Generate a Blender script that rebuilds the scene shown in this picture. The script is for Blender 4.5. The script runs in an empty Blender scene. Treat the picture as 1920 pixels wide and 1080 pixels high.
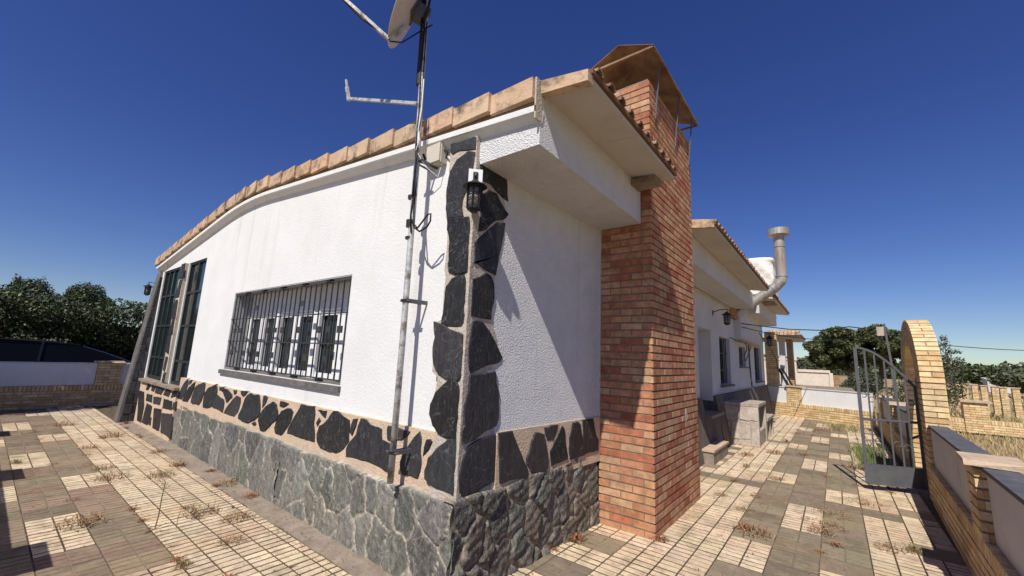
import bpy, bmesh, math, random
import numpy as np
from mathutils import Vector, Matrix

# ---------------------------------------------------------------- camera, world, sun, exposure
scene = bpy.context.scene
cam_data = bpy.data.cameras.new("camera")
cam = bpy.data.objects.new("camera", cam_data)
scene.collection.objects.link(cam)
scene.camera = cam
cam_data.sensor_fit = 'HORIZONTAL'
cam_data.sensor_width = 36.0
cam_data.lens = 768.67 / 1920 * 36
cam_data.clip_start = 0.05
cam_data.clip_end = 4000
YAW, PITCH, ROLL = -0.6660415, 0.1668709, 0.0431719
fw = Vector((math.sin(YAW) * math.cos(PITCH), math.cos(YAW) * math.cos(PITCH), math.sin(PITCH)))
rt = fw.cross(Vector((0, 0, 1))).normalized()
upv = rt.cross(fw)
rt, upv = rt * math.cos(ROLL) + upv * math.sin(ROLL), upv * math.cos(ROLL) - rt * math.sin(ROLL)
M = Matrix((rt, upv, -fw)).transposed().to_4x4()
M.translation = Vector((0, 0, 1.6))
cam.matrix_world = M

SUN = Vector((0.195, -0.80, 1.0)).normalized()
world = bpy.data.worlds.new("World")
scene.world = world
world.use_nodes = True
nt = world.node_tree
nt.nodes.clear()
sky = nt.nodes.new("ShaderNodeTexSky")
sky.sky_type = 'NISHITA'
sky.sun_disc = False
sky.sun_elevation = math.asin(SUN.z)
sky.sun_rotation = math.atan2(SUN.x, SUN.y)
sky.air_density = 1.0
sky.dust_density = 0.15
sky.ozone_density = 5.0
sky.altitude = 300
bg = nt.nodes.new("ShaderNodeBackground")
bg.inputs['Strength'].default_value = 0.083
wo = nt.nodes.new("ShaderNodeOutputWorld")
hs = nt.nodes.new('ShaderNodeHueSaturation')
hs.inputs['Saturation'].default_value = 1.2
hs.inputs['Hue'].default_value = 0.5235
nt.links.new(sky.outputs[0], hs.inputs['Color'])
nt.links.new(hs.outputs[0], bg.inputs[0])
nt.links.new(bg.outputs[0], wo.inputs[0])
sl = bpy.data.lights.new("sun", 'SUN')
sl.energy = 4.9
sl.angle = math.radians(0.5)
sl.color = (1.0, 0.95, 0.87)
so = bpy.data.objects.new("sun", sl)
scene.collection.objects.link(so)
so.rotation_euler = SUN.to_track_quat('Z', 'Y').to_euler()
so.location = (0, 0, 30)
vs = scene.view_settings
vs.view_transform = 'Standard'
vs.look = 'None'
vs.gamma = 1
vs.use_curve_mapping = False
vs.exposure = 0.1

R = random.Random(7)
NR = np.random.RandomState(3)

# ---------------------------------------------------------------- materials
def lk(t, a, b): t.links.new(a, b)

def mk(name, c1, c2=None, scale=6.0, rough=0.85, bump=0.0, bscale=60.0, attr=None, metal=0.0,
       stretch=None, dirt=None, dirt_scale=2.0, dirt_lo=0.55, dirt_hi=0.75, detail=5, bdist=0.01, spec=0.3, streak=None, vein=None):
    m = bpy.data.materials.new(name)
    m.use_nodes = True
    t = m.node_tree
    b = t.nodes['Principled BSDF']
    b.inputs['Roughness'].default_value = rough
    b.inputs['Metallic'].default_value = metal
    b.inputs['Specular IOR Level'].default_value = spec
    tc = t.nodes.new('ShaderNodeNewGeometry')
    co = tc.outputs['Position']
    if stretch:
        mp = t.nodes.new('ShaderNodeMapping')
        mp.inputs['Scale'].default_value = stretch
        lk(t, co, mp.inputs[0])
        co = mp.outputs[0]
    n = t.nodes.new('ShaderNodeTexNoise')
    n.inputs['Scale'].default_value = scale
    n.inputs['Detail'].default_value = detail
    n.inputs['Roughness'].default_value = 0.65
    lk(t, co, n.inputs['Vector'])
    r = t.nodes.new('ShaderNodeValToRGB')
    r.color_ramp.elements[0].position = 0.32
    r.color_ramp.elements[1].position = 0.68
    r.color_ramp.elements[0].color = (*c1, 1)
    r.color_ramp.elements[1].color = (*(c2 or c1), 1)
    lk(t, n.outputs['Fac'], r.inputs[0])
    col = r.outputs[0]
    if attr:
        a = t.nodes.new('ShaderNodeAttribute')
        a.attribute_name = attr
        mx = t.nodes.new('ShaderNodeMix')
        mx.data_type = 'RGBA'
        mx.blend_type = 'MULTIPLY'
        mx.inputs[0].default_value = 1
        lk(t, col, mx.inputs[6])
        lk(t, a.outputs['Color'], mx.inputs[7])
        col = mx.outputs[2]
    if dirt:
        n2 = t.nodes.new('ShaderNodeTexNoise')
        n2.inputs['Scale'].default_value = dirt_scale
        n2.inputs['Detail'].default_value = 8
        n2.inputs['Roughness'].default_value = 0.7
        lk(t, co, n2.inputs['Vector'])
        mr = t.nodes.new('ShaderNodeMapRange')
        mr.inputs[1].default_value = dirt_lo
        mr.inputs[2].default_value = dirt_hi
        lk(t, n2.outputs['Fac'], mr.inputs[0])
        mx = t.nodes.new('ShaderNodeMix')
        mx.data_type = 'RGBA'
        lk(t, mr.outputs[0], mx.inputs[0])
        lk(t, col, mx.inputs[6])
        mx.inputs[7].default_value = (*dirt, 1)
        col = mx.outputs[2]
    if vein:        # thin quartz veins and scratches: contour lines of a noise field
        for (vsc, vwd, off) in ((vein[0], vein[1], 0), (vein[0] * 2.3, vein[1] * .8, 5)):
            mpv = t.nodes.new('ShaderNodeMapping'); mpv.inputs['Location'].default_value = (off, off, off)
            lk(t, tc.outputs['Position'], mpv.inputs[0])
            nv = t.nodes.new('ShaderNodeTexNoise'); nv.inputs['Scale'].default_value = vsc; nv.inputs['Detail'].default_value = 3; nv.inputs['Distortion'].default_value = .6
            lk(t, mpv.outputs[0], nv.inputs['Vector'])
            s1 = t.nodes.new('ShaderNodeMath'); s1.operation = 'SUBTRACT'; s1.inputs[1].default_value = .52
            lk(t, nv.outputs['Fac'], s1.inputs[0])
            s2 = t.nodes.new('ShaderNodeMath'); s2.operation = 'ABSOLUTE'; lk(t, s1.outputs[0], s2.inputs[0])
            mv = t.nodes.new('ShaderNodeMapRange'); mv.inputs[1].default_value = 0; mv.inputs[2].default_value = vwd; mv.inputs[3].default_value = .75; mv.inputs[4].default_value = 0
            lk(t, s2.outputs[0], mv.inputs[0])
            mxv = t.nodes.new('ShaderNodeMix'); mxv.data_type = 'RGBA'
            lk(t, mv.outputs[0], mxv.inputs[0]); lk(t, col, mxv.inputs[6]); mxv.inputs[7].default_value = (*vein[2], 1)
            col = mxv.outputs[2]
    if streak:      # rain streaks: noise drawn out vertically
        mp2 = t.nodes.new('ShaderNodeMapping'); mp2.inputs['Scale'].default_value = (9, 9, .55)
        lk(t, tc.outputs['Position'], mp2.inputs[0])
        n4 = t.nodes.new('ShaderNodeTexNoise'); n4.inputs['Scale'].default_value = 1.0; n4.inputs['Detail'].default_value = 6
        lk(t, mp2.outputs[0], n4.inputs['Vector'])
        mr4 = t.nodes.new('ShaderNodeMapRange'); mr4.inputs[1].default_value = .58; mr4.inputs[2].default_value = .80; mr4.inputs[4].default_value = .45
        lk(t, n4.outputs['Fac'], mr4.inputs[0])
        mx4 = t.nodes.new('ShaderNodeMix'); mx4.data_type = 'RGBA'
        lk(t, mr4.outputs[0], mx4.inputs[0]); lk(t, col, mx4.inputs[6]); mx4.inputs[7].default_value = (*streak, 1)
        col = mx4.outputs[2]
    lk(t, col, b.inputs['Base Color'])
    if bump:
        n3 = t.nodes.new('ShaderNodeTexNoise')
        n3.inputs['Scale'].default_value = bscale
        n3.inputs['Detail'].default_value = 4
        lk(t, co, n3.inputs['Vector'])
        bp = t.nodes.new('ShaderNodeBump')
        bp.inputs['Strength'].default_value = bump
        bp.inputs['Distance'].default_value = bdist
        lk(t, n3.outputs['Fac'], bp.inputs['Height'])
        lk(t, bp.outputs[0], b.inputs['Normal'])
    return m

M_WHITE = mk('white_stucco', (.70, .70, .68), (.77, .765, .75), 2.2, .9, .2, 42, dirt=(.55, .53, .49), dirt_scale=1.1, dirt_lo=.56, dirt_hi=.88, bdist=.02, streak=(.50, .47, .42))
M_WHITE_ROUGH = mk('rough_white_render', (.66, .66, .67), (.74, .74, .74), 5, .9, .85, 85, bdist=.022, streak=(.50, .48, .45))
M_WHITE_SMOOTH = mk('shade_dimmed_white_paint', (.56, .55, .53), (.63, .62, .60), 2, .8, .15, 30, dirt=(.42, .37, .31), dirt_scale=3, dirt_lo=.58, dirt_hi=.85)  # darker copy of the white: shade of the unlit walls put into its colour
M_SOFFIT = mk('painted_soffit', (.54, .49, .42), (.62, .57, .49), 2.5, .85, .12, 20, dirt=(.40, .33, .25), dirt_scale=1.7, dirt_lo=.6, dirt_hi=.85)
M_BRICK = mk('red_brick', (.68, .62, .56), (1.22, 1.18, 1.12), 13, .92, .6, 90, attr='col', dirt=(.44, .31, .22), dirt_scale=6, dirt_lo=.58, dirt_hi=.86)
M_YBRICK = mk('yellow_brick', (.74, .70, .64), (1.15, 1.12, 1.06), 12, .9, .4, 120, attr='col', dirt=(.35, .22, .1), dirt_scale=5, dirt_lo=.62, dirt_hi=.9)
M_MORTAR = mk('brick_mortar', (.20, .135, .09), (.32, .23, .16), 30, .95, .5, 120)
M_YMORTAR = mk('pale_mortar', (.27, .20, .12), (.36, .27, .17), 30, .95, .5, 120)
M_JOINT = mk('beige_joint_mortar', (.55, .405, .275), (.66, .51, .365), 14, .95, .9, 60, dirt=(.42, .38, .32), dirt_scale=5, dirt_lo=.5, dirt_hi=.8)
M_JOINT_GREY = mk('grey_joint_mortar', (.42, .36, .29), (.56, .49, .41), 14, .95, .9, 60)
M_SLATE = mk('black_slate', (.013, .013, .015), (.027, .027, .028), 9, .6, .5, 26, attr='col', stretch=(3, 3, .8), dirt=(.10, .10, .095), dirt_scale=22, dirt_lo=.58, dirt_hi=.80, bdist=.012, spec=.35, vein=(4.5, .006, (.15, .15, .14)))
M_RUBBLE = mk('rough_grey_slate', (.66, .66, .63), (1.45, 1.43, 1.34), 14, .88, .6, 40, attr='col', stretch=(1.6, 1.6, .8), bdist=.02, dirt=(.33, .32, .28), dirt_scale=26, dirt_lo=.56, dirt_hi=.74, vein=(5, .010, (.34, .32, .28)))
M_TILE = mk('floor_tile', (.80, .78, .73), (1.08, 1.07, 1.05), 26, .92, .5, 120, attr='col', dirt=(.31, .24, .165), dirt_scale=6, dirt_lo=.47, dirt_hi=.71, streak=None)
M_GROUT = mk('dusty_grout', (.065, .048, .032), (.15, .11, .072), 9, .95, .6, 60)
M_TILEBASE = mk('tile_grooves', (.8, .8, .8), (1.2, 1.2, 1.2), 15, .95, attr='col')
M_CONC = mk('weathered_concrete', (.21, .17, .13), (.33, .27, .21), 7, .95, .7, 50, dirt=(.12, .10, .07), dirt_scale=4, dirt_lo=.55, dirt_hi=.75)
M_TERRA = mk('terracotta', (.50, .34, .21), (.64, .46, .31), 5, .85, .4, 50, attr='col', dirt=(.12, .085, .06), dirt_scale=5.5, dirt_lo=.48, dirt_hi=.66)
M_ROOFT = mk('roof_terracotta', (.30, .18, .11), (.45, .29, .18), 6, .9, .4, 50, attr='col')
M_SLAB = mk('slate_sill', (.10, .09, .085), (.17, .16, .15), 8, .75, .5, 40, dirt=(.26, .22, .18), dirt_scale=5, dirt_lo=.55, dirt_hi=.8)
M_COPING = mk('dark_coping', (.07, .07, .08), (.12, .12, .13), 6, .7, .4, 40, dirt=(.2, .19, .18), dirt_scale=4, dirt_lo=.6, dirt_hi=.85)
M_CAPSTONE = mk('sandy_capstone', (.45, .33, .23), (.60, .46, .33), 8, .9, .6, 40, dirt=(.25, .17, .1), dirt_scale=5, dirt_lo=.55, dirt_hi=.8)
M_BLACK = mk('black_iron', (.012, .012, .012), (.02, .02, .02), 10, .5, spec=.4)
M_GREYIRON = mk('grey_painted_iron', (.085, .088, .095), (.115, .12, .13), 8, .55, .1, 60, dirt=(.16, .10, .06), dirt_scale=6, dirt_lo=.62, dirt_hi=.85)
M_BAR = mk('dark_grey_iron', (.035, .036, .038), (.055, .055, .056), 8, .5)
M_STEEL = mk('weathered_galvanised', (.42, .42, .41), (.64, .64, .63), 26, .5, .3, 40, metal=.25, dirt=(.22, .19, .15), dirt_scale=14, dirt_lo=.5, dirt_hi=.62)
M_FLUE = mk('galvanised_flue', (.34, .33, .30), (.50, .48, .43), 6, .5, .25, 12, metal=.45, stretch=(3, 3, .5), dirt=(.32, .17, .08), dirt_scale=2.2, dirt_lo=.5, dirt_hi=.72)
M_CABLE = mk('black_cable', (.012, .012, .013), rough=.5)
M_DISH = mk('beige_dish_paint', (.50, .45, .39), (.60, .55, .48), 5, .5, dirt=(.33, .28, .22), dirt_scale=6, dirt_lo=.55, dirt_hi=.8)
M_ALU = mk('white_aluminium', (.80, .80, .80), (.84, .84, .84), 3, .4)
M_FRAME = mk('dark_green_frame', (.020, .026, .024), (.035, .042, .038), 6, .45)
M_RENDERGREY = mk('grey_reveal', (.40, .40, .41), (.50, .50, .50), 6, .9, .3, 40)
M_CARPAINT = mk('dark_car_paint', (.010, .010, .012), rough=.15, spec=.6)
M_CHROME = mk('chrome_trim', (.6, .6, .62), rough=.25, metal=1)
M_TIN = mk('rusty_sheet', (.22, .13, .075), (.36, .235, .135), 4, .75, .3, 30, dirt=(.12, .055, .03), dirt_scale=2.2, dirt_lo=.44, dirt_hi=.66)
M_TARP = mk('white_tarp', (.72, .68, .60), (.84, .81, .74), 4, .7, .3, 12, dirt=(.45, .36, .25), dirt_scale=3, dirt_lo=.55, dirt_hi=.8, bdist=.05)
M_LEAF = mk('hedge_leaves', (.75, .75, .75), (1.3, 1.3, 1.3), 3, .55, attr='col', spec=.35)
M_BARK = mk('bark', (.10, .07, .05), (.17, .12, .09), 12, .95, .8, 30)
M_DRY = mk('dry_stems', (.85, .85, .85), (1.15, 1.15, 1.15), 20, .9, attr='col')
M_CREAM = mk('cream_stucco', (.62, .52, .42), (.74, .64, .53), 9, .95, .6, 40, dirt=(.42, .32, .24), dirt_scale=9, dirt_lo=.6, dirt_hi=.8)
M_PALE = mk('pale_cladding_slabs', (.38, .32, .27), (.60, .52, .44), 7, .9, .6, 30, dirt=(.25, .19, .14), dirt_scale=6, dirt_lo=.55, dirt_hi=.75, vein=(6, .01, (.2, .16, .12)))
M_BENCH = mk('stone_cladding', (.30, .25, .20), (.52, .44, .36), 6, .9, .8, 30, stretch=(2.2, 2.2, .6), dirt=(.20, .15, .11), dirt_scale=7, dirt_lo=.55, dirt_hi=.72)
M_DSLATE = mk('brown_slate_cladding', (.07, .06, .05), (.22, .18, .15), 4, .9, .8, 30, stretch=(2.5, 2.5, .35), dirt=(.08, .07, .06), dirt_scale=8, dirt_lo=.5, dirt_hi=.7)
M_FIELD = mk('dry_field', (.28, .20, .11), (.42, .31, .18), .35, 1, .6, 8, dirt=(.20, .19, .08), dirt_scale=.12, dirt_lo=.5, dirt_hi=.65, bdist=.05)

def glass(name, col, rough=.06):
    m = bpy.data.materials.new(name)
    m.use_nodes = True
    b = m.node_tree.nodes['Principled BSDF']
    b.inputs['Base Color'].default_value = (*col, 1)
    b.inputs['Roughness'].default_value = rough
    b.inputs['Specular IOR Level'].default_value = .6 if rough < .2 else .2
    return m
M_GLASS = glass('dark_glass', (.015, .022, .024))
M_CARGLASS = glass('car_glass', (.003, .003, .004), .25)
M_LAMPGLASS = glass('lamp_glass', (.25, .24, .22), .2)

# ---------------------------------------------------------------- mesh helpers
COL = scene.collection
class MB:
    def __init__(s): s.v = []; s.f = []; s.c = []
    def add(s, vs, fs, col=(1, 1, 1)):
        o = len(s.v)
        s.v += [tuple(p) for p in vs]
        for f in fs:
            s.f.append(tuple(i + o for i in f)); s.c.append(col)
    def box(s, x0, x1, y0, y1, z0, z1, col=(1, 1, 1)):
        s.add([(x0, y0, z0), (x1, y0, z0), (x1, y1, z0), (x0, y1, z0), (x0, y0, z1), (x1, y0, z1), (x1, y1, z1), (x0, y1, z1)],
              [(0, 3, 2, 1), (4, 5, 6, 7), (0, 1, 5, 4), (1, 2, 6, 5), (2, 3, 7, 6), (3, 0, 4, 7)], col)
    def obox(s, c, u, v, w, col=(1, 1, 1)):
        c, u, v, w = map(Vector, (c, u, v, w))
        P = [c + a * u + b * v + d * w for d in (-1, 1) for a, b in ((-1, -1), (1, -1), (1, 1), (-1, 1))]
        s.add(P, [(0, 3, 2, 1), (4, 5, 6, 7), (0, 1, 5, 4), (1, 2, 6, 5), (2, 3, 7, 6), (3, 0, 4, 7)], col)
    def bar(s, a, b, r, col=(1, 1, 1), r2=None):      # square bar between two points
        a, b = Vector(a), Vector(b)
        d = (b - a).normalized()
        u = d.cross(Vector((0, 0, 1))) if abs(d.z) < .9 else d.cross(Vector((0, 1, 0)))
        u.normalize(); w = d.cross(u)
        s.obox((a + b) / 2, u * r, w * (r2 or r), (b - a) / 2, col)
    def hexa(s, P, col=(1, 1, 1)):                    # 8 points: bottom quad ccw, top quad ccw
        s.add(P, [(0, 3, 2, 1), (4, 5, 6, 7), (0, 1, 5, 4), (1, 2, 6, 5), (2, 3, 7, 6), (3, 0, 4, 7)], col)
    def tube(s, pts, r, seg=8, col=(1, 1, 1), cap=True):
        pts = [Vector(p) for p in pts]
        rs = r if isinstance(r, (list, tuple)) else [r] * len(pts)
        n0 = len(s.v); vs = []
        ref = None
        for i, p in enumerate(pts):
            d = (pts[min(i + 1, len(pts) - 1)] - pts[max(i - 1, 0)]).normalized()
            if ref is None:
                ref = d.cross(Vector((0, 0, 1))) if abs(d.z) < .9 else d.cross(Vector((1, 0, 0)))
            ref = (ref - d * ref.dot(d)).normalized()
            w = d.cross(ref)
            for k in range(seg):
                a = 2 * math.pi * k / seg
                vs.append(p + (ref * math.cos(a) + w * math.sin(a)) * rs[i])
        fs = []
        for i in range(len(pts) - 1):
            for k in range(seg):
                a = i * seg + k; b = i * seg + (k + 1) % seg
                fs.append((a, b, b + seg, a + seg))
        if cap:
            fs.append(tuple(reversed(range(seg))))
            fs.append(tuple((len(pts) - 1) * seg + k for k in range(seg)))
        s.add(vs, fs, col)
    def prism(s, poly, fn, d0, d1, bevel=.006, col=(1, 1, 1)):
        # poly: (u,v) list; fn(u,v,d) -> world point at depth d; front face at d1
        n = len(poly)
        cu = sum(p[0] for p in poly) / n; cv = sum(p[1] for p in poly) / n
        ins = []
        for (u, v) in poly:
            L = math.hypot(u - cu, v - cv) + 1e-6
            k = max(0, 1 - bevel / L)
            ins.append((cu + (u - cu) * k, cv + (v - cv) * k))
        vs = [fn(u, v, d0) for u, v in poly] + [fn(u, v, d1 - bevel * .6) for u, v in poly] + [fn(u, v, d1) for u, v in ins]
        fs = []
        for i in range(n):
            j = (i + 1) % n
            fs.append((i, j, n + j, n + i)); fs.append((n + i, n + j, 2 * n + j, 2 * n + i))
        fs.append(tuple(2 * n + i for i in range(n)))
        s.add(vs, fs, col)
    def build(s, name, mat, parent=None, smooth=False, loc=None, recalc=False):
        me = bpy.data.meshes.new(name)
        off = Vector(parent['_o']) if parent is not None and '_o' in parent else Vector((0, 0, 0))
        if loc is not None: off = Vector(loc)
        me.from_pydata([(p[0] - off.x, p[1] - off.y, p[2] - off.z) for p in s.v], [], s.f)
        me.materials.append(mat)
        if any(c != (1, 1, 1) for c in s.c) or 'Attribute' in [n.name for n in mat.node_tree.nodes]:
            ca = me.color_attributes.new('col', 'FLOAT_COLOR', 'CORNER')
            arr = []
            for f, c in zip(s.f, s.c): arr += [c[0], c[1], c[2], 1.0] * len(f)
            ca.data.foreach_set('color', arr)
        if recalc:
            bm = bmesh.new(); bm.from_mesh(me)
            bmesh.ops.recalc_face_normals(bm, faces=bm.faces)
            bm.to_mesh(me); bm.free()
        if smooth:
            me.polygons.foreach_set('use_smooth', [True] * len(me.polygons))
        o = bpy.data.objects.new(name, me)
        COL.objects.link(o)
        if parent is not None: o.parent = parent
        elif loc is not None: o.location = loc
        return o

def thing(name, label, cat, loc=(0, 0, 0), group=None):
    o = bpy.data.objects.new(name, None)
    COL.objects.link(o)
    o.location = loc
    o.empty_display_size = .2
    o['label'] = label; o['category'] = cat
    o['_o'] = tuple(loc)
    if group: o['group'] = group
    return o
def tag(o, label, cat, group=None, kind=None):
    if label: o['label'] = label
    if cat: o['category'] = cat
    if group: o['group'] = group
    if kind: o['kind'] = kind
    return o
def struct(o): o['kind'] = 'structure'; return o
def copy_tree(o, loc, label=None):
    c = o.copy(); COL.objects.link(c); c.location = loc
    if label: c['label'] = label
    for ch in o.children:
        d = ch.copy(); COL.objects.link(d); d.parent = c
        for g in ch.children:
            e = g.copy(); COL.objects.link(e); e.parent = d
    return c
def lerp(a, b, t): return a + (b - a) * t
def jit(c, a, r=R):
    k = 1 + r.uniform(-a, a)
    return tuple(max(0, x * k * (1 + r.uniform(-a, a) * .25)) for x in c)
PIER_FRONT = [[[-2.358,3.298],[-2.04,3.267],[-2.002,3.216],[-2.005,3.163],[-2.074,3.167],[-2.235,3.203],[-2.325,3.195],[-2.351,3.226]],[[-2.159,3.166],[-2.071,3.133],[-2.048,3.104],[-2.083,3.021],[-2.113,2.953],[-2.12,2.868],[-2.17,2.793],[-2.177,2.708],[-2.157,2.646],[-2.244,2.651],[-2.334,2.657],[-2.358,2.744],[-2.366,2.902],[-2.341,3.044],[-2.273,3.129]],[[-2.325,2.644],[-2.214,2.638],[-2.099,2.619],[-2.08,2.523],[-2.082,2.42],[-2.06,2.236],[-2.065,2.228],[-2.069,2.202],[-2.203,2.196],[-2.269,2.221],[-2.286,2.287],[-2.276,2.3],[-2.283,2.449],[-2.321,2.562]],[[-2.128,2.191],[-2.089,2.159],[-2.065,2.087],[-2.065,2.018],[-2.083,1.95],[-2.059,1.881],[-2.049,1.83],[-2.118,1.805],[-2.216,1.806],[-2.32,1.825],[-2.309,1.906],[-2.301,2.022],[-2.296,2.104],[-2.238,2.163]],[[-2.394,1.836],[-2.319,1.821],[-2.226,1.78],[-2.053,1.737],[-2.059,1.671],[-2.06,1.547],[-2.057,1.45],[-2.119,1.421],[-2.228,1.43],[-2.307,1.46],[-2.367,1.534],[-2.385,1.639],[-2.368,1.719]],[[-2.186,1.42],[-2.116,1.41],[-2.082,1.347],[-2.072,1.301],[-2.093,1.243],[-2.087,1.17],[-2.092,1.078],[-2.088,1.038],[-2.176,1.029],[-2.263,1.045],[-2.327,1.093],[-2.369,1.165],[-2.365,1.234],[-2.322,1.317],[-2.24,1.382]],[[-2.161,1.015],[-2.087,1.026],[-2.078,0.9],[-2.08,0.811],[-2.067,0.67],[-2.182,0.684],[-2.311,0.693],[-2.373,0.717],[-2.379,0.772],[-2.352,0.861],[-2.279,0.93]]]
PIER_SIDE = [[[2.165,3.099],[2.25,3.113],[2.462,3.113],[2.488,2.999],[2.506,2.876],[2.435,2.886],[2.296,2.939],[2.194,2.934],[2.162,3.031]],[[2.268,2.884],[2.367,2.885],[2.44,2.819],[2.522,2.765],[2.482,2.718],[2.351,2.656],[2.262,2.566],[2.181,2.53],[2.194,2.652],[2.195,2.825]],[[2.385,2.65],[2.485,2.673],[2.475,2.568],[2.436,2.414],[2.426,2.39],[2.418,2.311],[2.402,2.231],[2.316,2.243],[2.233,2.264],[2.152,2.283],[2.159,2.269],[2.146,2.429],[2.236,2.515]],[[2.29,2.22],[2.347,2.207],[2.387,2.143],[2.399,2.051],[2.379,1.975],[2.372,1.882],[2.264,1.88],[2.155,1.887],[2.153,1.973],[2.151,2.078],[2.151,2.149],[2.226,2.18]],[[2.171,1.836],[2.28,1.846],[2.352,1.79],[2.443,1.696],[2.523,1.599],[2.51,1.571],[2.427,1.543],[2.294,1.515],[2.184,1.477],[2.159,1.548],[2.154,1.614],[2.157,1.716]],[[2.176,1.461],[2.301,1.465],[2.449,1.479],[2.464,1.396],[2.504,1.312],[2.501,1.24],[2.509,1.138],[2.488,1.089],[2.364,1.062],[2.264,1.016],[2.181,1.004],[2.14,1.004],[2.117,1.043],[2.143,1.123],[2.138,1.262],[2.171,1.355]],[[2.252,0.99],[2.354,1.005],[2.485,1.019],[2.499,0.839],[2.502,0.692],[2.396,0.676],[2.309,0.656],[2.171,0.66],[2.141,0.701],[2.131,0.809],[2.162,0.911],[2.198,0.969]]]
BAND_FRONT = [[[-2.499,1.016],[-2.478,0.976],[-2.476,0.9],[-2.458,0.827],[-2.461,0.751],[-2.484,0.692],[-2.566,0.696],[-2.655,0.682],[-2.692,0.714],[-2.7,0.768],[-2.676,0.835],[-2.607,0.91],[-2.551,0.974]],[[-2.42,0.973],[-2.374,0.983],[-2.352,0.965],[-2.383,0.907],[-2.443,0.856],[-2.439,0.921]],[[-2.889,1.008],[-2.825,1.012],[-2.613,1.004],[-2.641,0.968],[-2.703,0.931],[-2.809,0.903],[-2.881,0.909],[-2.894,0.974]],[[-3.279,1.015],[-3.188,1.013],[-3.135,0.984],[-2.971,0.967],[-2.959,0.893],[-2.833,0.875],[-2.814,0.796],[-2.815,0.667],[-2.887,0.669],[-3.007,0.687],[-3.163,0.693],[-3.445,0.679],[-3.457,0.74],[-3.417,0.801],[-3.329,0.878],[-3.316,0.943]],[[-3.387,1.002],[-3.329,1.012],[-3.342,0.948],[-3.386,0.865],[-3.419,0.883],[-3.413,0.958]],[[-3.74,1.028],[-3.625,1.026],[-3.564,1.0],[-3.461,0.979],[-3.442,0.926],[-3.446,0.861],[-3.435,0.808],[-3.509,0.732],[-3.625,0.676],[-3.776,0.669],[-3.898,0.678],[-3.972,0.726],[-3.992,0.793],[-3.964,0.867],[-3.854,0.921],[-3.79,0.988]],[[-4.031,1.011],[-3.857,1.022],[-3.871,0.948],[-3.96,0.978]],[[-3.982,0.94],[-3.946,0.919],[-3.994,0.863],[-4.022,0.889]],[[-4.382,1.024],[-4.096,1.03],[-4.069,0.954],[-4.074,0.879],[-4.041,0.809],[-4.024,0.71],[-4.238,0.707],[-4.406,0.705],[-4.594,0.709],[-4.596,0.749],[-4.506,0.871],[-4.425,0.96]],[[-4.846,1.014],[-4.77,1.018],[-4.644,1.005],[-4.752,0.957],[-4.85,0.963]],[[-4.684,0.952],[-4.585,0.959],[-4.523,0.933],[-4.538,0.86],[-4.603,0.772],[-4.676,0.706],[-4.74,0.668],[-4.878,0.677],[-4.912,0.722],[-4.894,0.791],[-4.858,0.862],[-4.796,0.915]],[[-5.028,0.988],[-4.929,0.964],[-4.872,0.894],[-4.867,0.828],[-4.986,0.763],[-5.12,0.669],[-5.244,0.656],[-5.333,0.754],[-5.319,0.808],[-5.255,0.877],[-5.148,0.941]],[[-5.287,1.034],[-5.175,1.022],[-5.198,0.963],[-5.284,0.897],[-5.298,0.971]],[[-5.676,1.028],[-5.575,1.013],[-5.419,1.027],[-5.374,0.963],[-5.333,0.878],[-5.33,0.807],[-5.452,0.739],[-5.62,0.687],[-5.741,0.685],[-5.924,0.7],[-5.93,0.747],[-5.852,0.841],[-5.815,0.94],[-5.761,0.992]],[[-5.506,0.696],[-5.424,0.725],[-5.383,0.703],[-5.431,0.679]],[[-5.978,1.031],[-5.754,1.04],[-5.81,0.992],[-5.876,0.967],[-5.949,0.99]],[[-6.119,0.955],[-5.959,0.95],[-5.935,0.89],[-5.978,0.77],[-6.081,0.7],[-6.245,0.701],[-6.433,0.709],[-6.39,0.774],[-6.26,0.868]],[[-6.215,1.022],[-6.108,1.026],[-6.107,0.991],[-6.166,0.971]],[[-6.539,1.016],[-6.406,1.011],[-6.244,0.959],[-6.229,0.926],[-6.392,0.845],[-6.514,0.925],[-6.579,0.971]],[[-6.738,1.022],[-6.55,1.041],[-6.605,0.964],[-6.734,0.98]],[[-6.783,0.917],[-6.615,0.885],[-6.506,0.874],[-6.475,0.836],[-6.479,0.714],[-6.696,0.731],[-6.89,0.742],[-6.873,0.808]],[[-6.905,1.044],[-6.828,1.015],[-6.789,0.943],[-6.852,0.863],[-6.936,0.737],[-7.098,0.699],[-7.267,0.697],[-7.291,0.778],[-7.296,0.889],[-7.196,0.965]],[[-7.404,1.034],[-7.318,1.017],[-7.306,0.911],[-7.375,0.77],[-7.452,0.712],[-7.742,0.7],[-7.819,0.715],[-7.803,0.811],[-7.754,0.932],[-7.566,0.999]],[[-7.779,1.013],[-7.791,0.929],[-7.877,0.804],[-7.982,0.711],[-8.241,0.698],[-8.157,0.804],[-8.022,0.924]],[[-8.17,1.041],[-8.087,0.967],[-8.125,0.891],[-8.222,0.773],[-8.308,0.704],[-8.52,0.697],[-8.467,0.827],[-8.333,0.962]],[[-8.078,1.023],[-7.928,1.039],[-7.959,0.989],[-8.038,0.953]]]
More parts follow.
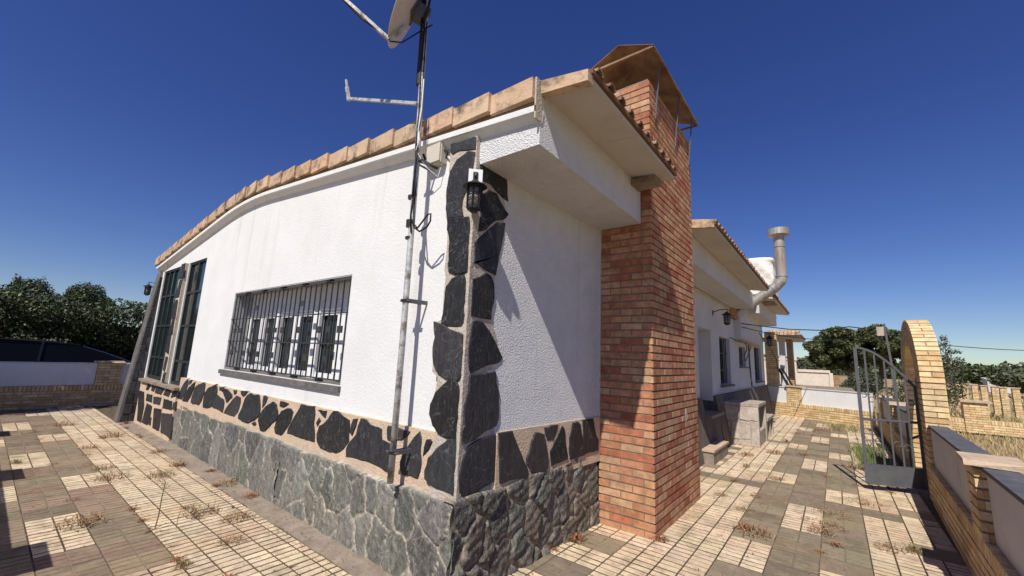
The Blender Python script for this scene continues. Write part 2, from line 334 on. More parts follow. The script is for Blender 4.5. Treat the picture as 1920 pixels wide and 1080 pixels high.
BAND_SIDE = [[[2.513,1.026],[2.666,1.024],[2.684,0.992],[2.792,0.83],[2.878,0.702],[2.874,0.672],[2.716,0.67],[2.563,0.666],[2.547,0.681],[2.529,0.867]],[[2.956,0.984],[3.004,0.98],[3.08,0.956],[3.111,0.858],[3.148,0.737],[3.145,0.679],[3.071,0.656],[2.937,0.675],[2.864,0.759],[2.855,0.801],[2.892,0.858],[2.912,0.925]],[[3.09,1.014],[3.295,1.021],[3.284,0.973],[3.226,0.896],[3.14,0.902],[3.113,0.945]],[[3.359,1.0],[3.396,0.969],[3.423,0.834],[3.457,0.706],[3.33,0.698],[3.209,0.689],[3.184,0.805],[3.241,0.872]],[[3.527,1.012],[3.612,1.017],[3.66,0.984],[3.687,0.883],[3.74,0.705],[3.606,0.7],[3.501,0.699],[3.476,0.789],[3.479,0.89],[3.507,0.942]],[[3.707,1.023],[3.901,1.021],[3.956,0.871],[4.011,0.805],[4.003,0.711],[3.864,0.713],[3.756,0.711],[3.713,0.807],[3.727,0.904]]]
UNDER = [[[-11.015,0.622],[-10.604,0.619],[-10.414,0.38],[-10.416,0.091],[-10.735,0.088]],[[-10.241,0.451],[-9.865,0.437],[-9.853,0.231],[-9.966,0.096],[-10.345,0.1],[-10.291,0.321]],[[-9.712,0.419],[-9.233,0.453],[-9.167,0.249],[-9.155,0.105],[-9.584,0.096]],[[-9.144,0.398],[-8.58,0.446],[-8.494,0.242],[-8.466,0.095],[-9.03,0.107]],[[-10.372,0.62],[-9.98,0.629],[-9.914,0.502],[-10.351,0.495]],[[-9.854,0.612],[-9.362,0.64],[-9.383,0.521],[-9.797,0.496]],[[-9.207,0.637],[-8.701,0.637],[-8.659,0.5],[-9.196,0.474]],[[-9.789,0.81],[-9.29,0.797],[-9.432,0.684],[-9.81,0.686]],[[-9.146,0.825],[-8.852,0.799],[-8.938,0.695],[-9.274,0.698]],[[-8.774,0.806],[-8.443,0.817],[-8.45,0.739],[-8.816,0.69]],[[-10.448,0.816],[-10.194,0.78],[-10.341,0.677],[-10.528,0.681]],[[-10.11,0.804],[-9.869,0.787],[-9.915,0.695],[-10.13,0.695]],[[-8.627,0.628],[-8.509,0.656],[-8.489,0.534],[-8.626,0.519]],[[-9.879,0.228],[-9.761,0.259],[-9.737,0.116],[-9.881,0.118]]]
MULL = [[[-9.54,3.037],[-9.383,3.04],[-9.363,2.795],[-9.583,2.795]],[[-9.522,2.734],[-9.379,2.741],[-9.413,2.448],[-9.621,2.441]],[[-9.548,2.363],[-9.434,2.339],[-9.404,2.048],[-9.634,2.053]],[[-9.535,1.996],[-9.432,2.012],[-9.4,1.761],[-9.617,1.743]],[[-9.634,1.689],[-9.465,1.726],[-9.426,1.408],[-9.574,1.439]],[[-9.556,1.333],[-9.42,1.32],[-9.462,1.092],[-9.572,1.122]],[[-9.476,1.057],[-9.378,1.063],[-9.377,0.908],[-9.511,0.916]]]
# ---------------------------------------------------------------- the ground
WT = (.68, .55, .395); DT = (.225, .180, .128)
def build_ground():
    g = MB()
    g.add([(-600, -600, -.06), (600, -600, -.06), (600, 900, -.06), (-600, 900, -.06)], [(0, 1, 2, 3)])
    struct(g.build('ground', M_FIELD))
    b = MB()
    b.add([(-14.6, -.6, 0), (1.0, -.6, 0), (1.0, 17.6, 0), (-14.6, 17.6, 0)], [(0, 1, 2, 3)])
    b.add([(-14.6, -.6, -.05), (1.0, -.6, -.05), (1.0, -.6, 0), (-14.6, -.6, 0)], [(0, 1, 2, 3)])
    struct(b.build('paving_bed', M_GROUT))
    t = MB(); gb = MB()
    def groove(x0, x1, y0, y1, white):
        c = (.085, .060, .038) if white else (.21, .165, .115)
        z = .0052
        gb.add([(x0 + .002, y0 + .002, z), (x1 - .002, y0 + .002, z), (x1 - .002, y1 - .002, z), (x0 + .002, y1 - .002, z)], [(0, 1, 2, 3)], jit(c, .2))
    def bar(x0, x1, y0, y1, col):
        h = .0080 + R.uniform(-.0015, .0015)
        e = .002; g1, g2, g3, g4 = [R.uniform(-.0018, .0018) for _ in range(4)]
        t.add([(x0, y0, .001), (x1, y0, .001), (x1, y1, .001), (x0, y1, .001),
               (x0 + e, y0 + e, h + g1), (x1 - e, y0 + e, h + g2), (x1 - e, y1 - e, h + g3), (x0 + e, y1 - e, h + g4)],
              [(4, 5, 6, 7), (0, 1, 5, 4), (1, 2, 6, 5), (2, 3, 7, 6), (3, 0, 4, 7)], col)
    # terrace in front of the gable: grooves run away from the house
    T = .32; rr = random.Random(11)
    for j in range(-3, 5):
        y0 = .485 + .335 * j
        for i in range(-30, 13):
            if j == 0: ph = -5.66
            elif j == 1: ph = -7.16
            elif j == -1: ph = -7.06
            else: ph = -5.60
            x0 = ph + T * i
            if x0 < -14.3 or x0 > -1.3 + (0 if j < 4 else -0.9): continue
            k = i % 10
            if j == 0: white = k < 3
            elif j in (1, -1): white = k < 2
            else: white = True
            if j == 4 and x0 > -2.3: continue
            base = WT if white else DT
            base = jit(base, .10 if white else .22, rr)
            if white and rr.random() < .2: base = (base[0] * .93, base[1] * .88, base[2] * .84)
            if not white and rr.random() < .4: base = (base[0] * 1.12, base[1] * .98, base[2] * .98)
            groove(x0, x0 + T, y0, min(y0 + .335, 1.905), white)
            for hh in (0, 1):
                ya = y0 + .1675 * hh + .005; yb = y0 + .1675 * (hh + 1) - .005
                if yb > 1.90: yb = 1.90
                if yb - ya < .03: continue
                for q in range(4):
                    bar(x0 + T / 4 * q + .0078, x0 + T / 4 * (q + 1) - .0078, ya, yb, jit(base, .05, rr))
    # drive along the side of the house: grooves run across it
    TY = .325
    xe = [-1.92 - .34, -1.92, -1.58, -1.24, -.90, -.56, -.215, .13, .475, .78]
    ph = {4: 4.06, 5: 5.33, 6: 6.75 - 3.25}
    for ci in range(len(xe) - 1):
        p = ph.get(ci, 3.83)
        for i in range(-10, 44):
            y0 = p + TY * i
            if y0 < 1.95 or y0 > 17.2: continue
            k = i % 10
            white = True
            if ci == 4: white = k < 2
            elif ci == 5: white = k < 3
            elif ci == 6: white = k < 2 or (i < 0 and False)
            elif ci <= 1: white = (i % 2 == 0)
            elif ci in (2, 3): white = not (6.7 < y0 + .1 < 7.0 or 10.9 < y0 < 11.2)
            elif ci == 7: white = not (6.35 < y0 < 6.65 or 12.2 < y0 < 12.6)
            elif ci == 8: white = (i % 4 != 1)
            if ci == 6 and 3.9 < y0 < 4.45: white = True
            base = WT if white else DT
            base = jit(base, .10 if white else .22, rr)
            if white and rr.random() < .2: base = (base[0] * .93, base[1] * .88, base[2] * .84)
            if not white and rr.random() < .4: base = (base[0] * .95, base[1] * 1.02, base[2] * 1.03)
            xa, xb = xe[ci], xe[ci + 1]; xm = (xa + xb) / 2
            groove(xa, xb, y0, y0 + TY, white)
            for (u0, u1) in ((xa + .005, xm - .005), (xm + .005, xb - .005)):
                for q in range(4):
                    bar(u0, u1, y0 + TY / 4 * q + .0078, y0 + TY / 4 * (q + 1) - .0078, jit(base, .05, rr))
    struct(t.build('paving', M_TILE)); struct(gb.build('paving_grooves', M_TILEBASE))
    # concrete strip against the gable
    c = MB()
    n = 60
    top = []; low = []
    for i in range(n + 1):
        x = lerp(-11.5, -2.0, i / n)
        e = R.uniform(-.012, .012)
        top.append((x, 2.20, .030)); low.append((x, 1.915 + e, .012 + R.uniform(-.003, .003)))
    vs = top + low + [(p[0], p[1] - .004, -.002) for p in low]
    fs = [(i, n + 1 + i, n + 2 + i, i + 1) for i in range(n)] + [(n + 1 + i, 2 * n + 2 + i, 2 * n + 3 + i, n + 2 + i) for i in range(n)]
    c.add(vs, fs)
    struct(c.build('concrete_strip', M_CONC))
build_ground()

# ---------------------------------------------------------------- brickwork
RED = [(.47, .225, .13), (.50, .265, .155), (.52, .30, .175), (.42, .165, .095), (.49, .245, .145), (.53, .34, .21), (.38, .14, .08), (.48, .235, .14), (.51, .28, .16), (.50, .30, .185)]
YEL = [(.72, .55, .31), (.76, .60, .36), (.68, .50, .27), (.74, .58, .36), (.63, .44, .23)]
def brick_course(b, m, o, u, n, L, h, thick, first, blen, pal, rr, gap=.011, soldier=False):
    """one course of bricks on a face. o: start point at the face, u: direction, n: outward normal"""
    o, u, n = Vector(o), Vector(u), Vector(n)
    x = 0; k = 0
    while x < L - .004:
        w = (first if k == 0 else blen)
        e = min(x + w, L)
        if L - e < .03: e = L
        a = x + (0 if x == 0 else gap / 2); c = e - (0 if e >= L else gap / 2)
        col = jit(rr.choice(pal), .10, rr)
        d = rr.uniform(-.0015, .0015)
        cc = o + u * ((a + c) / 2) + n * (d - thick / 2) + Vector((0, 0, h / 2))
        b.obox(cc, u * ((c - a) / 2), n * (thick / 2), Vector((0, 0, h / 2)), col)
        if e < L and m is not None:
            cm = o + u * e + n * (-.004 - thick / 2) + Vector((0, 0, h / 2))
            m.obox(cm, u * (gap / 2 - .0002), n * (thick / 2), Vector((0, 0, h / 2 - .001)))
        x = e; k += 1

def brick_box(x0, x1, y0, y1, z0, z1, pitch, bh, blen, pal, b, m, faces='SEWN', rec=.011, rr=R, thick=.035, half=None, recS=None):
    """clad a rectangular core with bricks; S = -y, E = +x, N = +y, W = -x"""
    m.box(x0 + rec, x1 - rec, y0 + (recS or rec), y1 - rec, z0, z1 - .002)
    nco = max(1, int(round((z1 - z0) / pitch)))
    p = (z1 - z0) / nco
    for i in range(nco):
        z = z0 + i * p
        f = blen if i % 2 == 0 else (half or blen / 2)
        t = thick
        if 'S' in faces: brick_course(b, m, (x0, y0, z), (1, 0, 0), (0, -1, 0), x1 - x0, bh, t, f, blen, pal, rr)
        if 'N' in faces: brick_course(b, m, (x0, y1, z), (1, 0, 0), (0, 1, 0), x1 - x0, bh, t, f, blen, pal, rr)
        g = .002
        ya = y0 + (t + g if 'S' in faces else 0); yb = y1 - (t + g if 'N' in faces else 0)
        f2 = (blen / 2 if i % 2 == 0 else blen) - t
        if 'E' in faces: brick_course(b, m, (x1, ya, z), (0, 1, 0), (1, 0, 0), yb - ya, bh, t, f2, blen, pal, rr)
        if 'W' in faces: brick_course(b, m, (x0, ya, z), (0, 1, 0), (-1, 0, 0), yb - ya, bh, t, f2, blen, pal, rr)

# ---------------------------------------------------------------- rubble facing
def rubble(name, parent, mat, org, u, n, L, H, size, depth, pal, mortar, seed, du=.014, top=None, slope=0, aspect=1.3, edge=.02, tilt_k=.16):
    """heightfield stone facing; org at bottom start, u along the wall, n outward"""
    rs = np.random.RandomState(seed)
    org, u, n = np.array(org, float), np.array(u, float), np.array(n, float)
    nu = max(4, int(L / du)); nv = max(4, int(H / du))
    U, V = np.meshgrid(np.linspace(0, L, nu), np.linspace(0, 1, nv))
    Hh = np.full(nu, H) if top is None else np.array([top(x) for x in U[0]])
    Vz = V * Hh[None, :]
    sx = size; sz = size * aspect
    pts = []
    for i in range(-1, int(L / sx) + 2):
        for j in range(-1, int(H / sz) + 2):
            pts.append(((i + .5 + rs.uniform(-.45, .45) + (j % 2) * .5) * sx, (j + .5 + rs.uniform(-.42, .42)) * sz))
    pts = np.array(pts)
    w = np.sin(U * 23 + Vz * 11) * .010 + np.sin(Vz * 31 + U * 7) * .012 + np.sin(U * 61 + Vz * 47) * .004
    w2 = np.sin(Vz * 27 + 1.3 + U * 13) * .011 + np.sin(U * 43 + Vz * 5) * .006
    X = (U + w).ravel(); Z = (Vz + w2).ravel()
    d = np.hypot((X[:, None] - pts[None, :, 0]) / 1.0, (Z[:, None] - pts[None, :, 1]) / aspect)
    o = np.argsort(d, axis=1)[:, :2]
    idx = np.arange(len(X))
    d1 = d[idx, o[:, 0]]; d2 = d[idx, o[:, 1]]
    e = (d2 - d1)
    s = np.clip((e - edge * .3) / edge, 0, 1); s = s * s * (3 - 2 * s)
    tilt = rs.uniform(-1, 1, (len(pts), 3))
    k = o[:, 0]
    hh = s * depth * (.75 + .45 * tilt[k, 2]) + s * ((X - pts[k, 0]) * tilt[k, 0] + (Z - pts[k, 1]) * tilt[k, 1]) * tilt_k
    hh += s * (np.abs(np.sin(X * 90 + Z * 40 + k)) * .0035 + np.sin(X * 37 - Z * 71 + k * 2.) * .003) * min(1, depth / .02) + rs.normal(0, .0012, len(X))
    if slope: hh += (1 - (Vz.ravel() / H)) * slope
    P = org[None, :] + U.ravel()[:, None] * u[None, :] + n[None, :] * hh[:, None]
    P[:, 2] += Vz.ravel()
    cj = np.clip(1 - U.ravel() / .05, 0, 1) * (.010 * np.sin(Vz.ravel() * 17 + seed) + .006 * np.sin(Vz.ravel() * 41 + seed * 2))
    P -= u[None, :] * cj[:, None] - n[None, :] * 0
    cols = np.array([jit(pal[rs.randint(len(pal))], .12, R) for _ in range(len(pts))])[k]
    cols *= (1 + rs.normal(0, .05, len(X)))[:, None]
    vein = np.clip((np.sin(X * 55 + np.sin(Z * 19) * 3 + k) * np.sin(X * 17 + k * 3)) * 2 - 1.1, 0, 1)
    cols = cols * (1 - .5 * vein[:, None]) + np.array([.30, .29, .27])[None] * .5 * vein[:, None]
    mm = np.clip((e - edge * .15) / (edge * .55), 0, 1)[:, None]
    cols = cols * mm + np.array(mortar)[None, :] * (1 - mm) * (1 + rs.normal(0, .08, len(X)))[:, None]
    cols = np.clip(cols, 0.003, 1)
    vs = [tuple(p) for p in P]
    fs = [(r * nu + c, r * nu + c + 1, (r + 1) * nu + c + 1, (r + 1) * nu + c) for r in range(nv - 1) for c in range(nu - 1)]
    # turn the top (and ends) back into the wall
    b0 = len(vs)
    for c in range(nu): vs.append(tuple(np.array(P[(nv - 1) * nu + c]) - n * .10 + np.array([0, 0, .004])))
    for c in range(nu - 1): fs.append(((nv - 1) * nu + c, (nv - 1) * nu + c + 1, b0 + c + 1, b0 + c))
    me = bpy.data.meshes.new(name)
    oo = np.array(parent['_o'])
    me.from_pydata([tuple(np.array(v) - oo) for v in vs], [], fs)
    me.materials.append(mat)
    ca = me.color_attributes.new('col', 'FLOAT_COLOR', 'POINT')
    allc = np.vstack([cols, np.tile(np.array(mortar), (nu, 1))])
    ca.data.foreach_set('color', np.hstack([allc, np.ones((len(allc), 1))]).ravel())
    me.polygons.foreach_set('use_smooth', [True] * len(me.polygons))
    ob = bpy.data.objects.new(name, me)
    COL.objects.link(ob); ob.parent = parent
    return ob

# ---------------------------------------------------------------- the house
HO = (-2.0, 2.2, 0)
house = thing('house', 'long white stucco bungalow with black slate corner pier and low tiled roof', 'house', HO)
GY = 2.17
def zt(x):      # top of the verge moulding; the roof bends softly at the ridge
    d = x + 6.77; a, c, w = -.0845, .128, .9
    if d >= w: return 3.76 + a * d
    if d <= -w: return 3.76 + c * d
    # quadratic blend between the two slopes
    return 3.76 + (a + c) / 2 * d + (a - c) / (4 * w) * d * d + (a - c) * w / 4
def wx(y): return -2.08 + .0587 * (y - 2.1)

def gable_wall():
    b = MB()
    def col(x0, x1, z0, z1=None):
        xs = [x0] + [q for q in (-7.67, -7.4, -7.1, -6.77, -6.4, -6.1, -5.87) if x0 < q < x1] + [x1]
        for a, c in zip(xs[:-1], xs[1:]):
            za = zt(a) + .04 if z1 is None else z1; zc = zt(c) + .04 if z1 is None else z1
            b.hexa([(a, GY, z0), (c, GY, z0), (c, GY + .25, z0), (a, GY + .25, z0), (a, GY, za), (c, GY, zc), (c, GY + .25, zc), (a, GY + .25, za)])
    col(-11.25, -11.02, .5)
    col(-11.02, -9.68, 3.06); col(-9.68, -9.32, .88); col(-9.32, -8.36, 3.06)
    col(-8.36, -6.80, .5)
    col(-6.80, -3.73, 2.345); col(-6.80, -3.73, .5, 1.26)
    col(-3.73, -2.075, .5)
    b.box(-11.2, -2.12, GY + .03, GY + .25, 0, .5)
    b.box(-11.02, -8.36, GY + .01, GY + .25, .5, .86)
    b.build('gable_wall', M_WHITE, house)
gable_wall()

def side_wall():
    b = MB()
    b.hexa([(wx(2.17), 2.17, .6), (wx(4.2), 4.2, .6), (wx(4.2) - .25, 4.2, .6), (wx(2.17) - .25, 2.42, .6),
            (wx(2.17), 2.17, 3.40), (wx(4.2), 4.2, 3.40), (wx(4.2) - .25, 4.2, 3.40), (wx(2.17) - .25, 2.42, 3.40)])
    b.build('side_wall', M_WHITE_ROUGH, house)
    b = MB()
    # wall beyond the chimney with its openings; outer face x = -2.0
    def seg(y0, y1, z0, z1): b.box(-2.25, -2.0, y0, y1, z0, z1)
    seg(5.5, 8.27, .9, 3.4)
    b.box(-2.6, -2.3, 8.27, 9.3, 0.98, 2.33)          # back of the alcove
    seg(8.27, 9.3, 2.33, 3.4)
    seg(9.3, 10.08, .9, 3.4)
    seg(10.08, 11.25, 2.26, 3.4); seg(10.08, 11.25, .9, 1.19)
    seg(11.25, 12.45, .9, 3.4)
    seg(12.45, 13.45, 2.15, 3.4); seg(12.45, 13.45, .9, 1.62)
    seg(13.45, 15.1, .9, 3.4)
    seg(15.1, 16.65, 2.28, 3.4); seg(15.1, 16.65, .9, 1.17)
    seg(16.65, 17.35, .9, 3.4)
    b.box(-9.0, -2.25, 17.1, 17.35, 0, 3.4)
    b.box(-11.2, -10.95, 2.5, 17.35, 0, 3.1)
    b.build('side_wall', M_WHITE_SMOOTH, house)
side_wall()

def soffit_beams():
    b = MB()
    # boxed beams carrying the eaves
    b.hexa([(wx(2.15) - .02, 2.15, 3.055), (-1.505, 2.15, 3.055), (-1.505, 4.05, 3.035), (wx(4.05) - .02, 4.05, 3.035),
            (wx(2.15) - .02, 2.15, 3.38), (-1.505, 2.15, 3.45), (-1.505, 4.05, 3.45), (wx(4.05) - .02, 4.05, 3.45)])
    b.build('eave_beam', M_WHITE_ROUGH, house)
    b = MB()
    b.box(-2.02, -1.505, 5.72, 11.7, 3.05, 3.44)
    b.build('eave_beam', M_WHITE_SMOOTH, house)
    b = MB()
    b.box(-2.02, -1.505, 12.7, 16.9, 3.05, 3.44)
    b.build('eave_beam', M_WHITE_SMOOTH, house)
    for (y0, y1) in ((2.165, 3.0), (3.004, 3.98), (5.70, 6.6), (6.604, 7.8), (7.804, 9.0), (9.004, 10.2), (10.204, 11.3), (12.6, 14.0), (14.004, 15.4), (15.404, 16.8)):
        b = MB()
        b.hexa([(-1.52, y0, 3.452), (-1.135, y0, 3.405), (-1.135, y1, 3.405), (-1.52, y1, 3.452),
                (-1.52, y0, 3.49), (-1.135, y0, 3.44), (-1.135, y1, 3.44), (-1.52, y1, 3.49)])
        b.build('soffit', M_SOFFIT, house)
    b = MB()
    b.box(-1.50, -1.26, 3.78, 3.985, 3.365, 3.425)
    b.build('corbel', M_CONC, house)
soffit_beams()

def moulding():
    b = MB()
    prof = [(GY, -.10), (2.155, -.10), (2.125, -.075), (2.105, -.05), (2.085, -.045), (2.085, 0), (GY + .02, 0)]
    xs = [-11.35, -7.67, -7.4, -7.1, -6.77, -6.4, -6.1, -5.87, -1.50]
    n = len(prof)
    vs = [(x, y, zt(x) + z) for x in xs for (y, z) in prof]
    fs = [(i * n + k, (i + 1) * n + k, (i + 1) * n + (k + 1) % n, i * n + (k + 1) % n) for i in range(len(xs) - 1) for k in range(n)]
    fs += [tuple(range(n)), tuple(reversed(range((len(xs) - 1) * n, len(xs) * n)))]
    b.add(vs, fs)
    b.build('verge_moulding', M_WHITE, house, recalc=True)
moulding()

def roof():
    rr = random.Random(5)
    slab = MB()
    def zs(x): return zt(x) + .10
    for (x0, x1) in ((-11.42, -6.77), (-6.77, -1.53)):
        slab.hexa([(x0, 2.12, zs(x0) - .06), (x1, 2.12, zs(x1) - .06), (x1, 17.3, zs(x1) - .06), (x0, 17.3, zs(x0) - .06),
                   (x0, 2.12, zs(x0)), (x1, 2.12, zs(x1)), (x1, 17.3, zs(x1)), (x0, 17.3, zs(x0))], (.9, .9, .9))
    for (y0, y1) in ((2.165, 3.98), (5.70, 11.3), (12.6, 16.8)):
        slab.hexa([(-1.52, y0, 3.493), (-1.11, y0, 3.442), (-1.11, y1, 3.442), (-1.52, y1, 3.493),
                   (-1.52, y0, 3.52), (-1.11, y0, 3.475), (-1.11, y1, 3.475), (-1.52, y1, 3.52)], (.5, .42, .36))
    rf = slab.build('roof', M_ROOFT, house)
    rf['_o'] = HO
    # barrel tiles running down to the eave
    for (y0, y1) in ((2.25, 3.98), (5.74, 11.3), (12.65, 16.8)):
        t = MB(); y = y0
        while y < y1:
            r = .048; zc = 3.474
            seg = 8; L = [(-1.098 + rr.uniform(-.008, .008), 0), (-1.75, .058)]
            vs = []
            for (x, dz) in L:
                for ro in (r, r - .014):
                    for k in range(seg + 1):
                        a = math.pi * k / seg
                        vs.append((x, y + math.cos(a) * ro, zc + dz + math.sin(a) * ro * .95))
            m = seg + 1; fs = []
            for k in range(seg):
                fs.append((k, k + 1, 2 * m + k + 1, 2 * m + k))
                fs.append((m + k, 3 * m + k, 3 * m + k + 1, m + k + 1))
                fs.append((k, m + k, m + k + 1, k + 1))
            t.add(vs, fs, jit((.75, .72, .70), .2, rr))
            y += .185
        t.build('eave_tiles', M_ROOFT, rf)
    # verge tiles along the gable
    v = MB()
    x = -1.515; i = 0
    while x > -11.4:
        w = .405; a = x; c = max(x - w, -11.45)
        lo = .005 + rr.uniform(-.004, .004)
        zb_a = zt(a) + .045; zb_c = zt(c) + .045
        hgt = .155
        y0 = 2.062 + rr.uniform(-.005, .005)
        ua = .009 + rr.uniform(-.003, .003); uc = -.009      # each tile laps its lower neighbour
        if a <= -6.77: ua, uc = -.009, .009 + rr.uniform(-.003, .003)
        col = jit(rr.choice([(1, 1, 1), (1.05, 1.0, .95), (.85, .86, .88), (.95, .98, 1.0)]), .10, rr)
        yb = y0 + .045
        # front plate
        v.hexa([(c, y0 + (.016 if a > -6.77 else 0), zb_c + uc), (a, y0 - (.006 if a > -6.77 else -.012), zb_a + ua), (a, yb, zb_a + ua), (c, yb, zb_c + uc),
                (c, y0 + .016, zb_c + uc + hgt), (a, y0 - .006, zb_a + ua + hgt), (a, yb, zb_a + ua + hgt), (c, yb, zb_c + uc + hgt)], col)
        # top flange over the roof
        v.hexa([(c, yb, zb_c + uc + hgt - .03), (a, yb, zb_a + ua + hgt - .03), (a, y0 + .22, zb_a + ua + hgt - .03), (c, y0 + .22, zb_c + uc + hgt - .03),
                (c, yb, zb_c + uc + hgt - .001), (a, yb, zb_a + ua + hgt - .001), (a, y0 + .22, zb_a + ua + hgt - .001), (c, y0 + .22, zb_c + uc + hgt - .001)], col)
        x -= w - .006; i += 1
    v.build('verge_tiles', M_TERRA, rf); v = MB()
    # small verge tile over the eave end, and one beyond the chimney
    v.hexa([(-1.49, 2.125, 3.418), (-1.125, 2.125, 3.372), (-1.125, 2.20, 3.372), (-1.49, 2.20, 3.418),
            (-1.49, 2.125, 3.52), (-1.125, 2.125, 3.452), (-1.125, 2.20, 3.452), (-1.49, 2.20, 3.52)])
    v.build('verge_tile', M_TERRA, rf); v = MB()
    v.hexa([(-1.45, 5.655, 3.43), (-1.125, 5.655, 3.39), (-1.125, 5.70, 3.39), (-1.45, 5.70, 3.43),
            (-1.45, 5.655, 3.55), (-1.125, 5.655, 3.50), (-1.125, 5.70, 3.50), (-1.45, 5.70, 3.55)])
    v.build('verge_tile', M_TERRA, rf)
    e = MB()
    e.box(-1.512, -1.499, 2.085, 2.16, 3.22, 3.53)
    e.build('verge_end', M_JOINT_GREY, house)
roof()

def stones(name, polys, fn, d0, d1, mat, parent, bev=.008, rr=None, grow=1.035):
    rr = rr or random.Random(4)
    b = MB()
    for P in polys:
        cx_ = sum(p[0] for p in P) / len(P); cz_ = sum(p[1] for p in P) / len(P)
        P = [(cx_ + (p[0] - cx_) * grow, cz_ + (p[1] - cz_) * grow) for p in P]
        # densify and roughen the outline a little
        Q = []
        n = len(P)
        for i in range(n):
            a, c = P[i], P[(i + 1) % n]
            Q.append(a)
            L = math.hypot(a[0] - c[0], a[1] - c[1])
            k = int(L / .07)
            for q in range(1, k + 1):
                t = q / (k + 1)
                j = .006
                Q.append((lerp(a[0], c[0], t) + rr.uniform(-j, j), lerp(a[1], c[1], t) + rr.uniform(-j, j)))
        k = rr.uniform(.75, 1.9)
        w = rr.uniform(-.08, .12)
        b.prism(Q, fn, d0, d1 + rr.uniform(-.003, .008), min(bev, .18 * min(max(p[0] for p in P) - min(p[0] for p in P), max(p[1] for p in P) - min(p[1] for p in P))), (k * (1 + w), k, k * (1 - w * .5)))
    return b.build(name, mat, parent, recalc=True)

def slate_work():
    # joint mortar behind the slate: band on the gable, band on the side, pier
    b = MB()
    def strip(x0, x1, y, z0, z1): b.box(x0, x1, y, GY + .02, z0, z1)
    strip(-8.55, -2.10, 2.138, .55, 1.035)
    strip(-11.0, -8.55, 2.118, 0, .84)
    b.hexa([(wx(2.5) + .012, 2.5, .6), (wx(4.05) + .012, 4.05, .6), (wx(4.05) - .1, 4.05, .6), (wx(2.5) - .1, 2.5, .6),
            (wx(2.5) + .012, 2.5, 1.035), (wx(4.05) + .012, 4.05, 1.035), (wx(4.05) - .1, 4.05, 1.035), (wx(2.5) - .1, 2.5, 1.035)])
    b.build('band_mortar', M_JOINT, house)
    # pier core: irregular outline following the slabs
    m = MB()
    L = [(-2.30, .58), (-2.345, .80), (-2.33, .95), (-2.29, 1.03), (-2.34, 1.12), (-2.36, 1.22), (-2.33, 1.36), (-2.32, 1.43), (-2.385, 1.47), (-2.385, 1.62), (-2.37, 1.78),
         (-2.385, 1.835), (-2.31, 1.86), (-2.32, 2.05), (-2.31, 2.18), (-2.33, 2.24), (-2.32, 2.45), (-2.335, 2.62), (-2.36, 2.68), (-2.35, 2.9), (-2.335, 3.03), (-2.36, 3.12), (-2.36, 3.28)]
    Ry = [(.58, 2.50), (.8, 2.50), (1.0, 2.50), (1.1, 2.49), (1.25, 2.50), (1.4, 2.50), (1.47, 2.44), (1.55, 2.42), (1.63, 2.51), (1.75, 2.46), (1.85, 2.40), (1.95, 2.39), (2.1, 2.40), (2.22, 2.41),
          (2.35, 2.45), (2.5, 2.47), (2.66, 2.49), (2.75, 2.51), (2.9, 2.47), (2.95, 2.50), (3.04, 2.50)]
    yf = 2.112
    n = len(L)
    vs = [(x, yf, z) for x, z in L] + [(-2.064, yf, z) for x, z in L] + [(x, GY + .05, z) for x, z in L] + [(-2.064, GY + .05, z) for x, z in L]
    fs = []
    for i in range(n - 1):
        fs += [(i, n + i, n + i + 1, i + 1), (i, i + 1, 2 * n + i + 1, 2 * n + i)]
        fs += [(n + i, 3 * n + i, 3 * n + i + 1, n + i + 1)]
    fs += [(n - 1, 2 * n - 1, 4 * n - 1, 3 * n - 1), (0, 2 * n, 3 * n, n)]
    m.add(vs, fs)
    n2 = len(Ry); xf = -2.058
    vs = [(xf, yf + .001, z) for z, y in Ry] + [(xf, y - .01, z) for z, y in Ry] + [(-2.12, y - .01, z) for z, y in Ry] + [(-2.12, yf + .001, z) for z, y in Ry]
    fs = []
    for i in range(n2 - 1):
        fs += [(i, n2 + i, n2 + i + 1, i + 1), (n2 + i, 2 * n2 + i, 2 * n2 + i + 1, n2 + i + 1)]
    fs += [(n2 - 1, 2 * n2 - 1, 3 * n2 - 1, 4 * n2 - 1)]
    m.add(vs, fs)
    # trowelled joint splayed across the corner
    zs = [.58 + i * .045 for i in range(57)]
    zs = [z for z in zs if z < 3.12]
    vs = []
    for z in zs:
        j1 = R.uniform(-.006, .006) + .013 * math.sin(z * 5.3) + .009 * math.sin(z * 13); j2 = R.uniform(-.006, .006) + .013 * math.sin(z * 4.4 + 2) + .010 * math.sin(z * 11 + 1)
        vs += [(-2.088 + j1, 2.1085, z), (-2.072 + R.uniform(-.003, .003), 2.104 + R.uniform(-.002, .002), z), (-2.0562 + R.uniform(-.0008, .0008), 2.1115 + R.uniform(-.002, .002), z), (-2.0565, 2.140 + j2, z), (-2.10, 2.15, z)]
    fs = [(i * 5 + k, i * 5 + k + 1, i * 5 + k + 6, i * 5 + k + 5) for i in range(len(zs) - 1) for k in range(4)]
    m.add(vs, fs)
    pier = m.build('slate_pier', M_JOINT_GREY, house, recalc=True)
    pier['_o'] = HO
    stones('pier_slabs', PIER_FRONT, lambda u, v, d: (min(u, -2.072), 2.112 - d, v), -.03, .007, M_SLATE, pier)
    stones('pier_slabs', PIER_SIDE, lambda u, v, d: (-2.058 + d, max(u, 2.126), v), -.03, .006, M_SLATE, pier, rr=random.Random(9))
    stones('band_slabs', BAND_FRONT, lambda u, v, d: (u, 2.138 - d, v), -.02, .007, M_SLATE, house, rr=random.Random(2))
    stones('band_slabs', BAND_SIDE, lambda u, v, d: (wx(u) + .012 + d, u, v), -.02, .007, M_SLATE, house, rr=random.Random(3))
    stones('sill_wall_slabs', UNDER, lambda u, v, d: (u, 2.118 - d, v), -.02, .007, M_SLATE, house, rr=random.Random(6))
